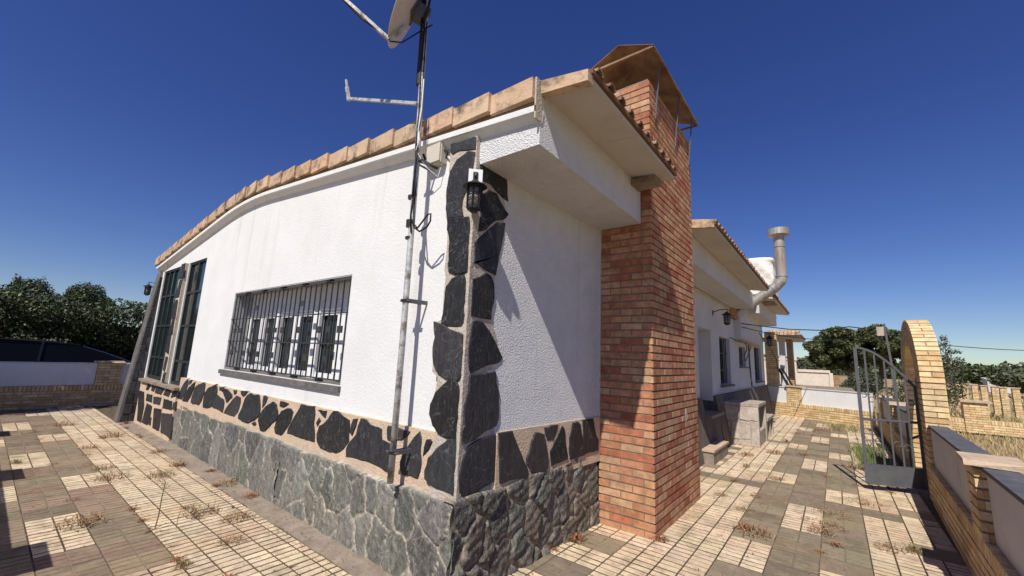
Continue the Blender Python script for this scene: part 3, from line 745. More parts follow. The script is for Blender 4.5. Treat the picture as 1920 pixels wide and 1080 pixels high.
    # rubble plinths
    pal = [(.125, .125, .12), (.15, .15, .145), (.10, .102, .10), (.165, .16, .148), (.13, .135, .122), (.18, .178, .17)]
    def tp(x):
        return .608 + .010 * math.sin(x * 5.1) + .007 * math.sin(x * 13.7 + 1)
    rubble('plinth', house, M_RUBBLE, (-2.035, 2.088, 0), (-1, .0095, 0), (0, -1, 0), 2.6, .62, .225, .012, pal, (.50, .45, .38), 21, top=tp, edge=.018, tilt_k=.07)
    rubble('plinth', house, M_RUBBLE, (-4.63, 2.108, 0), (-1, .0095, 0), (0, -1, 0), 3.95, .62, .34, .007, pal, (.46, .42, .36), 33, top=lambda x: tp(x + 2.6) + .01 * math.sin(x * 2), edge=.016, aspect=1.5, du=.016, tilt_k=.04)
    pal2 = [(.13, .115, .098), (.10, .095, .088), (.15, .13, .108), (.09, .088, .08), (.12, .12, .108)]
    rubble('plinth', house, M_RUBBLE, (-2.045, 2.06, 0), (.030, 1, 0), (1, 0, 0), 1.99, .68, .19, .024, pal2, (.33, .27, .205), 5, top=lambda y: .63 + .025 * y + .015 * math.sin(y * 9), edge=.030, du=.012, tilt_k=.11)
slate_work()
# ---------------------------------------------------------------- windows of the gable
def barred_window():
    x0, x1, z0, z1 = -6.80, -3.73, 1.26, 2.345
    yb = 2.40
    b = MB()   # plastered reveal
    b.box(x0, x0 + .012, GY + .004, yb + .05, z0, z1); b.box(x1 - .012, x1, GY + .004, yb + .05, z0, z1)
    b.box(x0 + .012, x1 - .012, GY + .004, yb + .05, z1 - .012, z1)
    w = b.build('window', M_RENDERGREY, house); w['_o'] = HO
    f = MB()
    def fr(a, c, p, q, y=yb, t=.045): f.box(a, c, y, y + t, p, q)
    fr(x0 + .012, x1 - .012, z1 - .19, z1 - .012, yb - .01)       # shutter box
    fr(x0 + .012, x0 + .08, z0, z1 - .19); fr(x1 - .08, x1 - .012, z0, z1 - .19)
    xs = [x0 + .08, -5.80, -4.78, x1 - .08]
    for x in xs[1:-1]: fr(x - .09, x + .09, z0 + .002, z1 - .19, yb - .02, .06)
    for i in range(3):
        a = xs[i] + (.09 if i else 0); c = xs[i + 1] - (.09 if i < 2 else 0)
        fr(a, c, z0 + .002, z0 + .075); fr(a, c, z1 - .36, z1 - .192)
        m = (a + c) / 2
        fr(m - .085, m + .085, z0 + .076, z1 - .362, yb + .002)
    f.build('frame', M_ALU, w)
    g = MB(); g.box(x0 + .02, x1 - .02, yb + .052, yb + .06, z0, z1 - .1)
    g.build('pane', M_GLASS, w)
    s = MB()
    s.hexa([(x0 - .10, 2.14, 1.20), (x1 + .015, 2.14, 1.20), (x1 + .015, yb, 1.225), (x0 - .02, yb, 1.225),
            (x0 - .10, 2.14, 1.255), (x1 + .015, 2.14, 1.255), (x1 + .015, yb, 1.268), (x0 - .02, yb, 1.268)])
    s.build('sill', M_SLAB, w)
    # iron grille
    r = MB()
    y = 2.185
    n = 27
    zb0, zb1 = z0 + .045, z1 - .045
    for i in range(n):
        x = lerp(x0 + .05, x1 - .04, i / (n - 1))
        r.bar((x, y, zb0), (x, y, zb1), .0058)
    for z in (zb0, zb1): r.bar((x0 + .03, y, z), (x1 - .02, y, z), .009, r2=.006)
    for z in (1.655, 1.965): r.bar((x0 + .001, y - .008, z), (x1 - .001, y - .008, z), .009, r2=.006)
    # paired bars joined by short flat ties
    for k, x in enumerate(np.linspace(x0 + .16, x1 - .15, 14)):
        z = 1.80 if k % 2 else 1.50
        r.box(x - .045, x + .045, y - .006, y + .006, z - .035, z + .035)
        r.box(x - .045, x + .045, y - .006, y + .006, z + .27, z + .33) if k % 3 == 0 else None
    gr = r.build('window_grille', M_BAR, house)
    gr['_o'] = HO
    for x in np.linspace(x0 + .42, x1 - .45, 5):
        for (a, c) in ((z0 + .012, z0 + .05), (z1 - .052, z1 - .016)):
            l = MB(); l.box(x - .035, x + .035, y - .02, y + .03, a, c); l.build('lug', M_BLACK, gr)
barred_window()

def tall_window(x0, x1, z0, z1, cols):
    w = MB(); yb = 2.19
    w.box(x0, x1, yb + .03, yb + .038, z0, z1)
    p = w.build('tall_window', M_GLASS, house); p['_o'] = HO
    f = MB()
    t = .035
    f.box(x0, x0 + t, yb, yb + .045, z0, z1); f.box(x1 - t, x1, yb, yb + .045, z0, z1)
    f.box(x0 + t, x1 - t, yb, yb + .045, z1 - t, z1); f.box(x0 + t, x1 - t, yb, yb + .045, z0, z0 + t * 1.4)
    for k in range(1, cols):
        x = lerp(x0, x1, k / cols); f.box(x - .02, x + .02, yb + .004, yb + .04, z0 + t * 1.4, z1 - t)
    for z in (z0 + .40, z0 + 1.02, z0 + 1.62): f.box(x0 + t, x1 - t, yb + .008, yb + .036, z - .02, z + .02)
    f.build('frame', M_FRAME, p)
tall_window(-11.02, -9.68, .90, 3.06, 4)
tall_window(-9.32, -8.36, .88, 3.06, 2)
b = MB(); b.hexa([(-10.95, 2.06, .83), (-8.50, 2.06, .83), (-8.50, 2.32, .855), (-10.95, 2.32, .855), (-10.95, 2.06, .872), (-8.50, 2.06, .872), (-8.50, 2.32, .892), (-10.95, 2.32, .892)])
b.build('tall_window_sill', M_CONC, house)
b = MB()
b.box(-9.64, -9.36, 2.12, GY - .001, .893, 3.06)
mu = b.build('window_mullion', M_JOINT_GREY, house); mu['_o'] = HO
stones('mullion_slabs', MULL, lambda u, v, d: (u, 2.12 - d, v), -.02, .008, M_SLATE, mu, bev=.005, rr=random.Random(12), grow=1.15)

# leaning slate fin at the far corner
def fin():
    b = MB()
    n = 14; rr = random.Random(8)
    vs = []
    for i in range(n + 1):
        t = i / n; z = 3.06 * t
        yf = lerp(1.89, 2.13, t) + rr.uniform(-.006, .006)
        xs = [(-11.12 + rr.uniform(-.01, .01), 2.30), (-11.12 + rr.uniform(-.012, .012), yf + .07), (-11.14, yf), (-11.42 + rr.uniform(-.02, .01), yf + rr.uniform(-.004, .004)), (-11.45, 2.30)]
        vs += [(x, y, z) for x, y in xs]
    fs = []
    for i in range(n):
        for k in range(4):
            fs.append((i * 5 + k, i * 5 + k + 1, (i + 1) * 5 + k + 1, (i + 1) * 5 + k))
    fs.append(tuple(n * 5 + k for k in range(5)))
    b.add(vs, fs)
    f = b.build('buttress', M_SLAB, house, recalc=True); f['_o'] = HO
    pal = [(.075, .08, .08), (.10, .10, .10), (.06, .065, .07)]
    rs = random.Random(3); st = MB()
    z = .03
    while z < 2.85:
        h = rs.uniform(.12, .26); t = z / 3.06
        yf = lerp(1.90, 2.12, t) + .02; yf2 = lerp(1.90, 2.12, (z + h) / 3.06) + .02
        ym = lerp(yf, GY, rs.uniform(.35, .65))
        k = rs.uniform(2.2, 3.6)
        for (a, a2, c) in ((yf, yf2, ym), (ym + .008, ym + .008, GY - .005)):
            k = rs.uniform(1.4, 2.6)
            st.prism([(a, z), (c, z + rs.uniform(-.02, .02)), (c, z + h - .012), (a2, z + h - .012 + rs.uniform(-.02, .01))], lambda u, v, d: (-11.115 + d, u, v), -.02, .014 + rs.uniform(-.006, .006), .008, (k, k, k))
        z += h
    st.build('buttress_slabs', M_SLATE, f, recalc=True)
fin()

# ---------------------------------------------------------------- brick chimney
def chimney():
    b = MB(); m = MB(); rr = random.Random(17)
    brick_box(-1.965, -1.40, 4.056, 5.66, 0, 4.68,   .0743, .058, .232, RED, b, m, 'SEN', rr=rr, half=.12, rec=.017, recS=.006)
    c = m.build('chimney', M_MORTAR, house); c['_o'] = HO
    b.build('brickwork', M_BRICK, c)
    p = MB()
    p.box(-1.945, -1.42, 4.075, 5.64, 4.681, 4.70)
    p.build('chimney_top', M_CONC, c)
    h = MB()
    def sheet(x0, z0, x1, z1, y0, y1, t=.006):
        h.hexa([(x0, y0, z0), (x1, y0, z1), (x1, y1, z1), (x0, y1, z0), (x0, y0, z0 + t), (x1, y0, z1 + t), (x1, y1, z1 + t), (x0, y1, z0 + t)])
    sheet(-2.10, 4.97, -1.70, 5.15, 3.93, 5.80)
    sheet(-1.699, 5.15, -1.30, 4.97, 3.93, 5.80)
    h.bar((-2.09, 3.95, 4.965), (-1.31, 3.95, 4.965), .012); h.bar((-1.31, 3.95, 4.965), (-1.31, 5.78, 4.965), .012); h.bar((-2.09, 5.78, 4.965), (-1.31, 5.78, 4.965), .012)
    h.build('chimney_hood', M_TIN, c)
    for y in (4.22, 4.95, 5.55):
        r = MB(); r.bar((-1.388, y, 4.28), (-1.33, y, 4.96), .007); r.build('hood_rod', M_GREYIRON, c)
        r = MB(); r.bar((-1.99, y, 4.5), (-2.05, y, 4.96), .007); r.build('hood_rod', M_GREYIRON, c)
    # old mortar patches on the brick faces
    q = random.Random(4)
    for (y, z, sy, sz) in ((5.15, 1.02, .06, .08), (5.45, 2.9, .05, .03)):
        pts = [(y + math.cos(a) * sy * q.uniform(.6, 1.1), z + math.sin(a) * sz * q.uniform(.6, 1.1)) for a in np.linspace(0, 6.0, 12)]
        sm = MB(); sm.prism(pts, lambda u, v, d: (-1.401 + d, u, v), -.01, .004, .003)
        sm.build('mortar_patch', M_JOINT_GREY, c, recalc=True)
    # mortar smear between the wall and the chimney
    s = MB(); s.box(-1.99, -1.955, 4.035, 4.10, .66, 3.04)
    s.build('joint_fillet', M_WHITE_SMOOTH, c)
chimney()

# ---------------------------------------------------------------- side wall details further back
def back_window(y0, y1, z0, z1, nb):
    w = MB(); w.box(-2.215, -2.205, y0, y1, z0, z1)
    p = w.build('window', M_GLASS, house); p['_o'] = HO
    f = MB()
    for (a, c, d, e) in ((y0, y0 + .06, z0, z1), (y1 - .06, y1, z0, z1), (y0 + .06, y1 - .06, z1 - .06, z1), (y0 + .06, y1 - .06, z0, z0 + .06)):
        f.box(-2.20, -2.16, a, c, d, e)
    f.build('frame', M_FRAME, p)
    g = MB()
    for i in range(nb):
        y = lerp(y0 + .06, y1 - .06, (i + .5) / nb); g.bar((-2.07, y, z0 + .02), (-2.07, y, z1 - .02), .009)
    for t in (.3, .66): g.bar((-2.075, y0, lerp(z0, z1, t)), (-2.075, y1, lerp(z0, z1, t)), .012)
    g.build('grille', M_BAR, p)
    s = MB(); s.box(-2.2, -1.93, y0 - .05, y1 + .08, z0 - .045, z0 - .005)
    s.build('sill', M_SLAB, p)
back_window(10.08, 11.25, 1.19, 2.26, 6)
back_window(12.45, 13.45, 1.62, 2.15, 5)
back_window(15.1, 16.65, 1.17, 2.28, 6)
def back_plinth():
    b = MB()
    for (y0, y1) in ((5.66, 8.25), (9.32, 17.45)):
        b.hexa([(-2.3, y0, 0), (-1.80, y0, 0), (-1.80, y1, 0), (-2.3, y1, 0), (-2.3, y0, 1.0), (-1.955, y0, 1.0), (-1.955, y1, 1.0), (-2.3, y1, 1.0)])
    b.hexa([(-2.3, 8.25, 0), (-1.82, 8.25, 0), (-1.82, 9.32, 0), (-2.3, 9.32, 0), (-2.3, 8.25, .66), (-1.90, 8.25, .66), (-1.90, 9.32, .66), (-2.3, 9.32, .66)])
    b.build('side_plinth', M_DSLATE, house)
    s = MB(); s.box(-2.3, -1.80, 8.24, 9.33, .661, .71)
    s.build('alcove_ledge', M_CONC, house)
    c = MB()      # boxed breast the flue leaves from
    c.box(-2.0, -1.84, 11.9, 15.0, 2.30, 3.05); c.build('flue_breast', M_WHITE_SMOOTH, house)
    d = MB(); d.box(-2.0, -1.80, 11.9, 15.03, 2.255, 2.299); d.build('breast_shelf', M_CAPSTONE, house)
    bb = MB(); mm = MB()
    brick_box(-2.0, -1.90, 11.35, 11.88, 2.80, 3.05, .07, .055, .23, RED, bb, mm, 'SE')
    o = mm.build('brick_patch', M_MORTAR, house); o['_o'] = HO; bb.build('brickwork', M_BRICK, o)
    p = MB()
    p.tube([(-1.985, 5.7, 3.02), (-1.985, 11.3, 3.02)], .02, 6)
    p.build('cable_duct', M_SOFFIT, house)
back_plinth()

# rear porch of the house
def porch():
    b = MB(); m = MB(); rr = random.Random(31)
    brick_box(-1.97, -1.60, 17.5, 17.9, 0, 2.9, .072, .056, .235, YEL, b, m, 'SE', rr=rr)
    o = m.build('porch_column', M_YMORTAR, house); o['_o'] = HO
    b.build('brickwork', M_YBRICK, o); b = MB(); m = MB()
    brick_box(-1.42, -1.24, 18.9, 19.6, 0, 2.75, .072, .056, .235, [(.42, .27, .15), (.48, .31, .17)], b, m, 'SE', rr=rr)
    o = m.build('porch_column', M_YMORTAR, house); o['_o'] = HO
    b.build('brickwork', M_YBRICK, o)
    w = MB(); w.box(-1.60, -1.42, 18.2, 18.5, 0, 2.75)
    w.build('porch_post', M_WHITE_SMOOTH, house)
    s = MB(); s.box(-2.4, -.93, 17.9, 21.0, 2.72, 2.80); s.build('porch_soffit', M_SOFFIT, house)
    t = MB()
    y = 17.7
    for k in range(9):
        x = -1.95 + k * .115
        t.hexa([(x, 17.62, 2.80), (x + .1, 17.62, 2.80), (x + .1, 18.3, 2.95), (x, 18.3, 2.95), (x, 17.62, 2.90), (x + .1, 17.62, 2.90), (x + .1, 18.3, 3.04), (x, 18.3, 3.04)], jit((1, 1, 1), .2, rr))
    t.hexa([(-1.9, 17.7, 2.801), (-.88, 17.7, 2.801), (-.88, 21, 2.801), (-1.9, 21, 2.801), (-1.9, 17.9, 2.86), (-.88, 17.9, 2.86), (-.88, 21, 2.86), (-1.9, 21, 2.86)], (.6, .5, .45))
    t.build('porch_tiles', M_TERRA, house)
porch()

# ---------------------------------------------------------------- wall lanterns
def lantern(name, label, loc, out, mount, s=1.0, plate=None):
    """loc = centre of the lamp body; out = unit vector away from the wall; mount = point on the wall"""
    t = thing(name, label, 'lantern', loc, 'wall lanterns of the house')
    c = Vector(loc); out = Vector(out).normalized(); side = out.cross(Vector((0, 0, 1)))
    b = MB()
    r = .052 * s; h = .085 * s
    b.tube([c + Vector((0, 0, -h)), c + Vector((0, 0, -h + .012 * s))], r * .95, 14)
    b.tube([c + Vector((0, 0, h - .012 * s)), c + Vector((0, 0, h))], r * 1.05, 14)
    for k in range(6):
        a = k * math.pi / 3
        d = Vector((math.cos(a), math.sin(a), 0))
        b.bar(c + d * r * .95 + Vector((0, 0, -h)), c + d * r * 1.03 + Vector((0, 0, h)), .005 * s)
    for z in (-.01 * s, .03 * s):
        pts = [c + Vector((math.cos(a) * r, math.sin(a) * r, z)) for a in np.linspace(0, 2 * math.pi, 13)]
        b.tube(pts, .004 * s, 5)
    b.tube([c + Vector((0, 0, -h - .02 * s)), c + Vector((0, 0, -h))], [r * .5, r * .8], 14)
    b.build('cage', M_BLACK, t)
    k = MB()
    k.tube([c + Vector((0, 0, h)), c + Vector((0, 0, h + .012 * s)), c + Vector((0, 0, h + .035 * s)), c + Vector((0, 0, h + .055 * s))], [.088 * s, .078 * s, .035 * s, .018 * s], 18)
    k.build('lamp_cap', M_BLACK, t)
    g = MB()
    g.tube([c + Vector((0, 0, -h + .01 * s)), c + Vector((0, 0, h - .01 * s))], r * .82, 14)
    g.build('lamp_glass', M_LAMPGLASS, t, smooth=True)
    a = MB()
    mt = Vector(mount)
    p0 = mt; top = c + Vector((0, 0, h + .06 * s))
    pts = [p0 + out * .005, p0 + out * .03 + Vector((0, 0, .02 * s)), (p0 + top) / 2 + Vector((0, 0, .045 * s)), top + Vector((0, 0, .045 * s)) + out * .01, top + out * .02 * s + Vector((0, 0, .02 * s)), top]
    a.tube(pts, .008 * s, 7)
    a.obox(mt + out * .006, side * .018 * s, out * .006, Vector((0, 0, .05 * s)))
    a.build('bracket', M_BLACK, t)
    if plate:
        q = MB(); q.obox(mt - out * .003, side * plate[0], out * .007, Vector((0, 0, plate[1])))
        q.build('back_plate', M_ALU, t)
    return t
d = Vector((1, -1, 0)).normalized()
m0 = Vector((-2.025, 2.078, 2.90))
lantern('wall_lantern', 'black cage lantern on a white plate high on the slate corner pier', tuple(m0 + d * .095 + Vector((0, 0, -.19))), d, tuple(m0), 1.0, (.052, .075))
lantern('wall_lantern', 'black lantern on a curved arm on the shaded side wall behind the brick chimney', (-1.74, 9.62, 2.58), (1, 0, 0), (-2.0, 9.55, 2.72), 1.15)
lantern('wall_lantern', 'black lantern in front of the yellow brick porch column beyond the windows', (-1.78, 17.22, 2.52), (0, -1, 0), (-1.78, 17.5, 2.66), 1.5)
lantern('wall_lantern', 'small black lantern hanging off the far left corner of the house, against the sky', (-11.62, 2.06, 2.68), (-1, 0, 0), (-11.43, 2.16, 2.80), 1.0)

# ---------------------------------------------------------------- mast, dish, junction box
def mast():
    t = thing('antenna_mast', 'weathered grey steel antenna pole fixed to the sunny white gable', 'antenna pole', (-2.63, 2.0, .66))
    b = MB()
    b.tube([(-2.63, 2.005, .655), (-2.622, 2.0, 1.7), (-2.63, 1.995, 3.2), (-2.665, 1.99, 4.2), (-2.70, 1.985, 5.3)], .0245, 14)
    b.build('pole', M_STEEL, t, smooth=True)
    for (z0, z1, r) in ((.86, .88, .031), (1.99, 2.01, .031), (3.88, 4.40, .031), (4.42, 4.9, .030), (2.60, 2.66, .031), (2.84, 2.87, .031), (2.5, 2.52, .031)):
        f = lambda z: (-2.622 - max(0, z - 1.7) * .0225, 2.0 - .004 * z, z)
        w = MB(); w.tube([f(z0), f(z1)], r, 12); w.build('tape_wrap', M_BLACK, t)
    for z in (.87, 2.0, 3.17):
        c = MB(); c.bar((-2.68, 1.997, z), (-2.56, 1.997, z), .012, r2=.004)
        c.bar((-2.60, 1.99, z), (-2.57, GY, z), .006, r2=.016)
        c.bar((-2.66, 1.99, z), (-2.67, GY, z), .006)
        c.build('clamp', M_GREYIRON, t)
    k = MB()
    def cab(off, zs, rr):
        pts = []
        for z in zs:
            x = -2.622 - max(0, z - 1.7) * .0225
            pts.append((x + off[0] + rr.uniform(-.005, .005), 2.0 - .004 * z + off[1] + rr.uniform(-.004, .004), z))
        return pts
    rr = random.Random(2)
    k.tube(cab((.03, -.015), np.linspace(2.55, 4.75, 16), rr), .007, 6)
    k.tube(cab((.038, .0), np.linspace(2.62, 4.5, 14), rr), .0055, 6)
    k.tube([(-2.605, 1.97, 2.84), (-2.575, 1.965, 2.70), (-2.55, 1.96, 2.60), (-2.50, 1.955, 2.56), (-2.45, 1.955, 2.60), (-2.39, 1.955, 2.65), (-2.36, 1.96, 2.655), (-2.37, 1.97, 2.60), (-2.41, 1.975, 2.56), (-2.49, 1.97, 2.535), (-2.56, 1.97, 2.58), (-2.61, 1.975, 2.66)], .007, 7)
    k.tube([(-2.61, 1.97, 3.30), (-2.60, 1.96, 3.15), (-2.60, 1.96, 3.0), (-2.605, 1.965, 2.85)], .009, 7)
    k.tube([(-2.66, 1.96, 4.48), (-2.60, 1.95, 4.56), (-2.585, 1.95, 4.68), (-2.62, 1.95, 4.82), (-2.66, 1.955, 4.85)], .011, 7)
    k.build('cable', M_CABLE, t, smooth=True)
    wv = MB()
    wv.tube([(-2.61, 1.97, 3.45), (-2.585, 1.965, 3.33), (-2.61, 1.96, 3.25), (-2.56, 2.03, 3.12), (-2.50, 2.12, 3.05), (-2.47, 2.13, 3.17)], .004, 6)
    wv.tube([(-2.60, 1.97, 3.9), (-2.59, 1.965, 3.6), (-2.605, 1.96, 3.42)], .005, 6)
    wv.build('pale_cable', M_ALU, t)
    a = MB()
    a.bar((-2.665, 1.975, 3.70), (-3.83, 1.975, 4.195), .013)
    a.bar((-3.83, 1.975, 4.175), (-3.905, 1.975, 4.36), .014)
    a.bar((-3.903, 1.975, 4.36), (-3.94, 1.975, 4.46), .009)
    a.build('side_arm', M_STEEL, t)
mast()

def dish():
    n = Vector((-.52, -.78, .34)).normalized()
    up = (Vector((0, 0, 1)) - n * n.z).normalized(); side = up.cross(n)
    piv = Vector((-2.68, 1.985, 4.58)); c = piv + n * .17
    t = thing('satellite_dish', 'beige satellite dish with feed arm on top of the antenna pole', 'satellite dish', tuple(piv))
    b = MB(); rings = 9; seg = 36; Rr = .40
    vs = []
    for off in (0, -.006):
        for i in range(rings + 1):
            r = Rr * i / rings
            for k in range(seg):
                a = 2 * math.pi * k / seg
                dep = .075 * (r / Rr) ** 2 - .075
                p = c + side * (math.cos(a) * r * .92) + up * (math.sin(a) * r) + n * (dep + off)
                vs.append(p)
    m = (rings + 1) * seg; fs = []
    for o in (0, m):
        for i in range(rings):
            for k in range(seg):
                a = o + i * seg + k; d = o + i * seg + (k + 1) % seg
                fs.append((a, d, d + seg, a + seg) if o == 0 else (a, a + seg, d + seg, d))
    for k in range(seg):
        a = rings * seg + k; d = rings * seg + (k + 1) % seg
        fs.append((a, d, d + m, a + m))
    b.add(vs, fs)
    b.build('reflector', M_DISH, t, smooth=True)
    a = MB()
    foot = c - up * .41 - n * .02
    tip = foot + n * .52 + up * .13
    a.bar(foot, tip, .014); a.bar(c - n * .085 - up * .22, foot, .016)
    a.bar(tip, tip + n * .02 + up * .09, .01)
    a.build('feed_arm', M_STEEL, t)
    l = MB(); l.tube([tip + up * .08 - n * .02, tip + up * .10 - n * .10], [.03, .022], 10); l.tube([tip + up * .06, tip + up * .15], .022, 10)
    l.build('feed_horn', M_ALU, t, smooth=True)
    k = MB(); k.tube([foot + up * .01, lerp(foot, tip, .5) - up * .03, tip - up * .01], .006, 6)
    k.tube([foot, foot - up * .05 + Vector((.05, 0, 0)), foot * .6 + Vector((-2.68, 1.97, 4.40)) * .4 + Vector((0, 0, -.06)), Vector((-2.68, 1.97, 4.42)), Vector((-2.55, 1.97, 4.40))], .006, 6)
    k.build('feed_cable', M_CABLE, t)
    br = MB()
    br.obox(piv + n * .06 - up * .02, side * .05, up * .07, n * .055)
    br.obox(piv, side * .035, up * .06, n * .03)
    br.obox(c - n * .08, side * .09, up * .11, n * .008)
    br.build('mount', M_GREYIRON, t)
dish()

def jbox():
    t = thing('junction_box', 'weathered cream electrical box on the white wall beside the slate pier', 'electrical box', (-2.545, 2.12, 3.17))
    b = MB(); b.box(-2.635, -2.455, 2.10, GY - .001, 3.17, 3.345); b.build('box', M_SOFFIT, t)
    l = MB(); l.box(-2.628, -2.462, 2.085, 2.0995, 3.178, 3.337); l.build('lid', M_SOFFIT, t)
    k = MB(); k.tube([(-2.455, 2.13, 3.28), (-2.40, 2.12, 3.24), (-2.395, 2.10, 3.18)], .008, 6); k.build('cable', M_CABLE, t); k = MB(); k.tube([(-2.635, 2.13, 3.2), (-2.68, 2.12, 3.25), (-2.69, 2.1, 3.3)], .01, 6); k.build('cable', M_CABLE, t)
jbox()

# ---------------------------------------------------------------- flue and water tank
def flue():
    t = thing('flue_pipe', 'galvanised stove pipe elbowing out of the side wall and rising past the roof', 'flue', (-1.95, 12, 2.9))
    b = MB()
    b.tube([(-2.02, 12.0, 2.90), (-1.02, 12.0, 3.63), (-.915, 12.0, 3.755), (-.90, 12.0, 3.83), (-.905, 12.0, 4.86)], .120, 22, cap=True)
    b.build('pipe', M_FLUE, t)
    def ring(p, q, rad):
        r = MB(); r.tube([p, q], rad, 20); r.build('pipe_collar', M_FLUE, t)
    ring((-1.62, 12, 3.19), (-1.595, 12, 3.208), .133); ring((-1.10, 12, 3.57), (-1.075, 12, 3.588), .133)
    ring((-.90, 12, 3.86), (-.90, 12, 3.885), .133); ring((-.904, 12, 4.62), (-.904, 12, 4.635), .132)
    c = MB()
    c.tube([(-.905, 12, 4.86), (-.905, 12, 4.90), (-.905, 12, 4.93)], [.11, .15, .20], 24)
    c.tube([(-.905, 12, 4.93), (-.905, 12, 5.09)], .235, 24)
    c.tube([(-.905, 12, 5.091), (-.905, 12, 5.12)], [.20, .05], 24)
    c.build('flue_cap', M_FLUE, t)
    s = MB(); s.obox((-1.78, 11.87, 2.98), Vector((.11, 0, .075)), Vector((0, .006, 0)), Vector((-.05, 0, .07)))
    s.build('pipe_label', M_ALU, t)
flue()

def tank():
    rs = np.random.RandomState(5)
    t = thing('water_tank', 'roof water tank wrapped in a creased white tarpaulin behind the flue pipe', 'water tank', (-1.75, 13.6, 3.55))
    bm = bmesh.new()
    bmesh.ops.create_cube(bm, size=1)
    bmesh.ops.subdivide_edges(bm, edges=bm.edges, cuts=14, use_grid_fill=True)
    for v in bm.verts:
        p = v.co.copy()
        r = .06
        k = 1 - .06 * (abs(p.x * 2) ** 8 * abs(p.y * 2) ** 8)
        w = math.sin(p.x * 9 + p.z * 14) * .018 + math.sin(p.z * 23 - p.x * 17 + p.y * 9) * .012 + abs(math.sin(p.x * 6 + p.z * 5 + p.y * 11)) * .03
        n = Vector((p.x, p.y, 0)) * 1.0
        v.co = Vector((p.x * k * 1.02, p.y * k * 1.1, p.z * .98)) - n * w * 2 + Vector((0, 0, -.05 * abs(p.x * 2) ** 3 if p.z > .4 else 0))
    me = bpy.data.meshes.new('tarp'); bm.to_mesh(me); bm.free()
    me.materials.append(M_TARP)
    for q in me.polygons: q.use_smooth = True
    o = bpy.data.objects.new('tarpaulin', me); COL.objects.link(o); o.parent = t; o.location = (.20, 0, .57); o.scale = (.78, .8, 1.15)
    b = MB(); b.box(-2.1, -1.2, 13.2, 14.0, 3.40, 3.56); b.build('tank_base', M_CONC, t)
    c = MB(); c.tube([(-1.62, 13.1, 3.62), (-1.35, 13.05, 3.70), (-1.18, 13.05, 3.78), (-1.1, 13.05, 3.66)], .012, 6)
    c.build('strap', M_BLACK, t)
tank()
# ---------------------------------------------------------------- parapet walls
def parapet(name, label, L, pil, loc, rot, rr, panels='white', H=.97, thick=.22, capover=.045, back=True, pw=.50, pal=None, z0=0, cope=True, base_h=.46, pmat=None):
    pal = pal or YEL
    t = thing(name, label, 'wall', (0, 0, 0))
    b = MB(); m = MB()
    # brick base with a soldier course on top
    brick_box(0, L, 0, thick, z0, base_h - .115, .068, .055, .235, pal, b, m, 'SEWN' if back else 'SEW', rr=rr)
    m.box(.012, L - .012, .012, thick - .012, base_h - .117, base_h - .012)
    x = 0.0
    while x < L - .03:
        w = min(.056, L - x)
        b.box(x + .004, x + w - .004, rr.uniform(-.001, .002), thick - rr.uniform(-.001, .002), base_h - .112, base_h + rr.uniform(-.002, .002), jit(rr.choice(pal), .1, rr))
        x += .0645
    # pilasters
    for (p0, p1) in pil:
        bb = brick_box(p0, p1, -.006, thick + .006, base_h + .003, H, .068, .055, .235, pal, b, m, 'SEWN', rr=rr, half=.12)
    core = m.build('joint_mortar', M_YMORTAR, t)
    b.build('brickwork', M_YBRICK, t)
    # rendered panels between pilasters
    edges = [0] + [e for p in sorted(pil) for e in p] + [L]
    for i in range(0, len(edges), 2):
        a, c = edges[i], edges[i + 1]
        if c - a < .1: continue
        q = MB(); q.box(a + .006, c - .006, .055, thick - .03, base_h + .003, H - .03)
        q.build('panel', pmat or M_WHITE_SMOOTH, t)
        if cope:
            k = MB(); x = a + .007
            while x < c - .02:
                e = min(x + .42, c - .007)
                k.box(x, e - .004, .035, thick - .01, H - .029, H + rr.uniform(-.002, .002), )
                x = e
            k.build('coping', M_COPING if cope == 'slate' else M_WHITE_SMOOTH, t)
    for (p0, p1) in pil:
        q = MB()
        e = capover
        n = 6
        vs = []
        for (zz) in (H + .003, H + .045):
            for (x, y) in ((p0 - e, -e), (p1 + e, -e), (p1 + e, thick + e), (p0 - e, thick + e)):
                vs.append((x + rr.uniform(-.012, .012), y + rr.uniform(-.012, .012), zz + rr.uniform(-.002, .004)))
        q.hexa(vs)
        q.build('capstone', M_CAPSTONE, t)
    t.location = loc; t.rotation_euler = (0, 0, rot)
    return t
rr = random.Random(77)
parapet('parapet_wall', 'low brick based wall with grey slate coping and broken sandstone cap at the right edge of the drive', 8.0, [(2.76, 3.08), (6.2, 6.55)], (.853, 7.615, 0), math.radians(-92.06), rr, cope='slate')
parapet('parapet_wall', 'shaded low white and brick wall with dappled light in front of the dark hedge', 13.0, [(2.28, 2.72), (7.5, 7.95), (12.5, 12.95)], (-14.22, -.4, 0), math.pi / 2, rr, H=1.03, base_h=.50, cope='white', pmat=M_WHITE)
parapet('parapet_wall', 'low wall behind the viewpoint whose stepped shadow falls along the left edge of the terrace', 15.0, [(5.3, 5.7), (8.2, 8.6), (11.4, 11.8)], (.96, -.355, 0), math.pi, rr, H=1.0, capover=.09, cope='white')
parapet('parapet_wall', 'bright white panelled wall on a yellow brick base closing the far end of the drive', 2.95, [(.66, 1.08)], (-1.98, 17.45, 0), math.radians(-21), rr, H=1.0, cope='white', pmat=M_WHITE)
parapet('parapet_wall', 'low brick and white wall seen through the gate beyond the brick arch', 6.85, [(1.2, 1.6), (4.3, 4.8)], (.86, 16.35, 0), -math.pi / 2, rr, cope='slate')

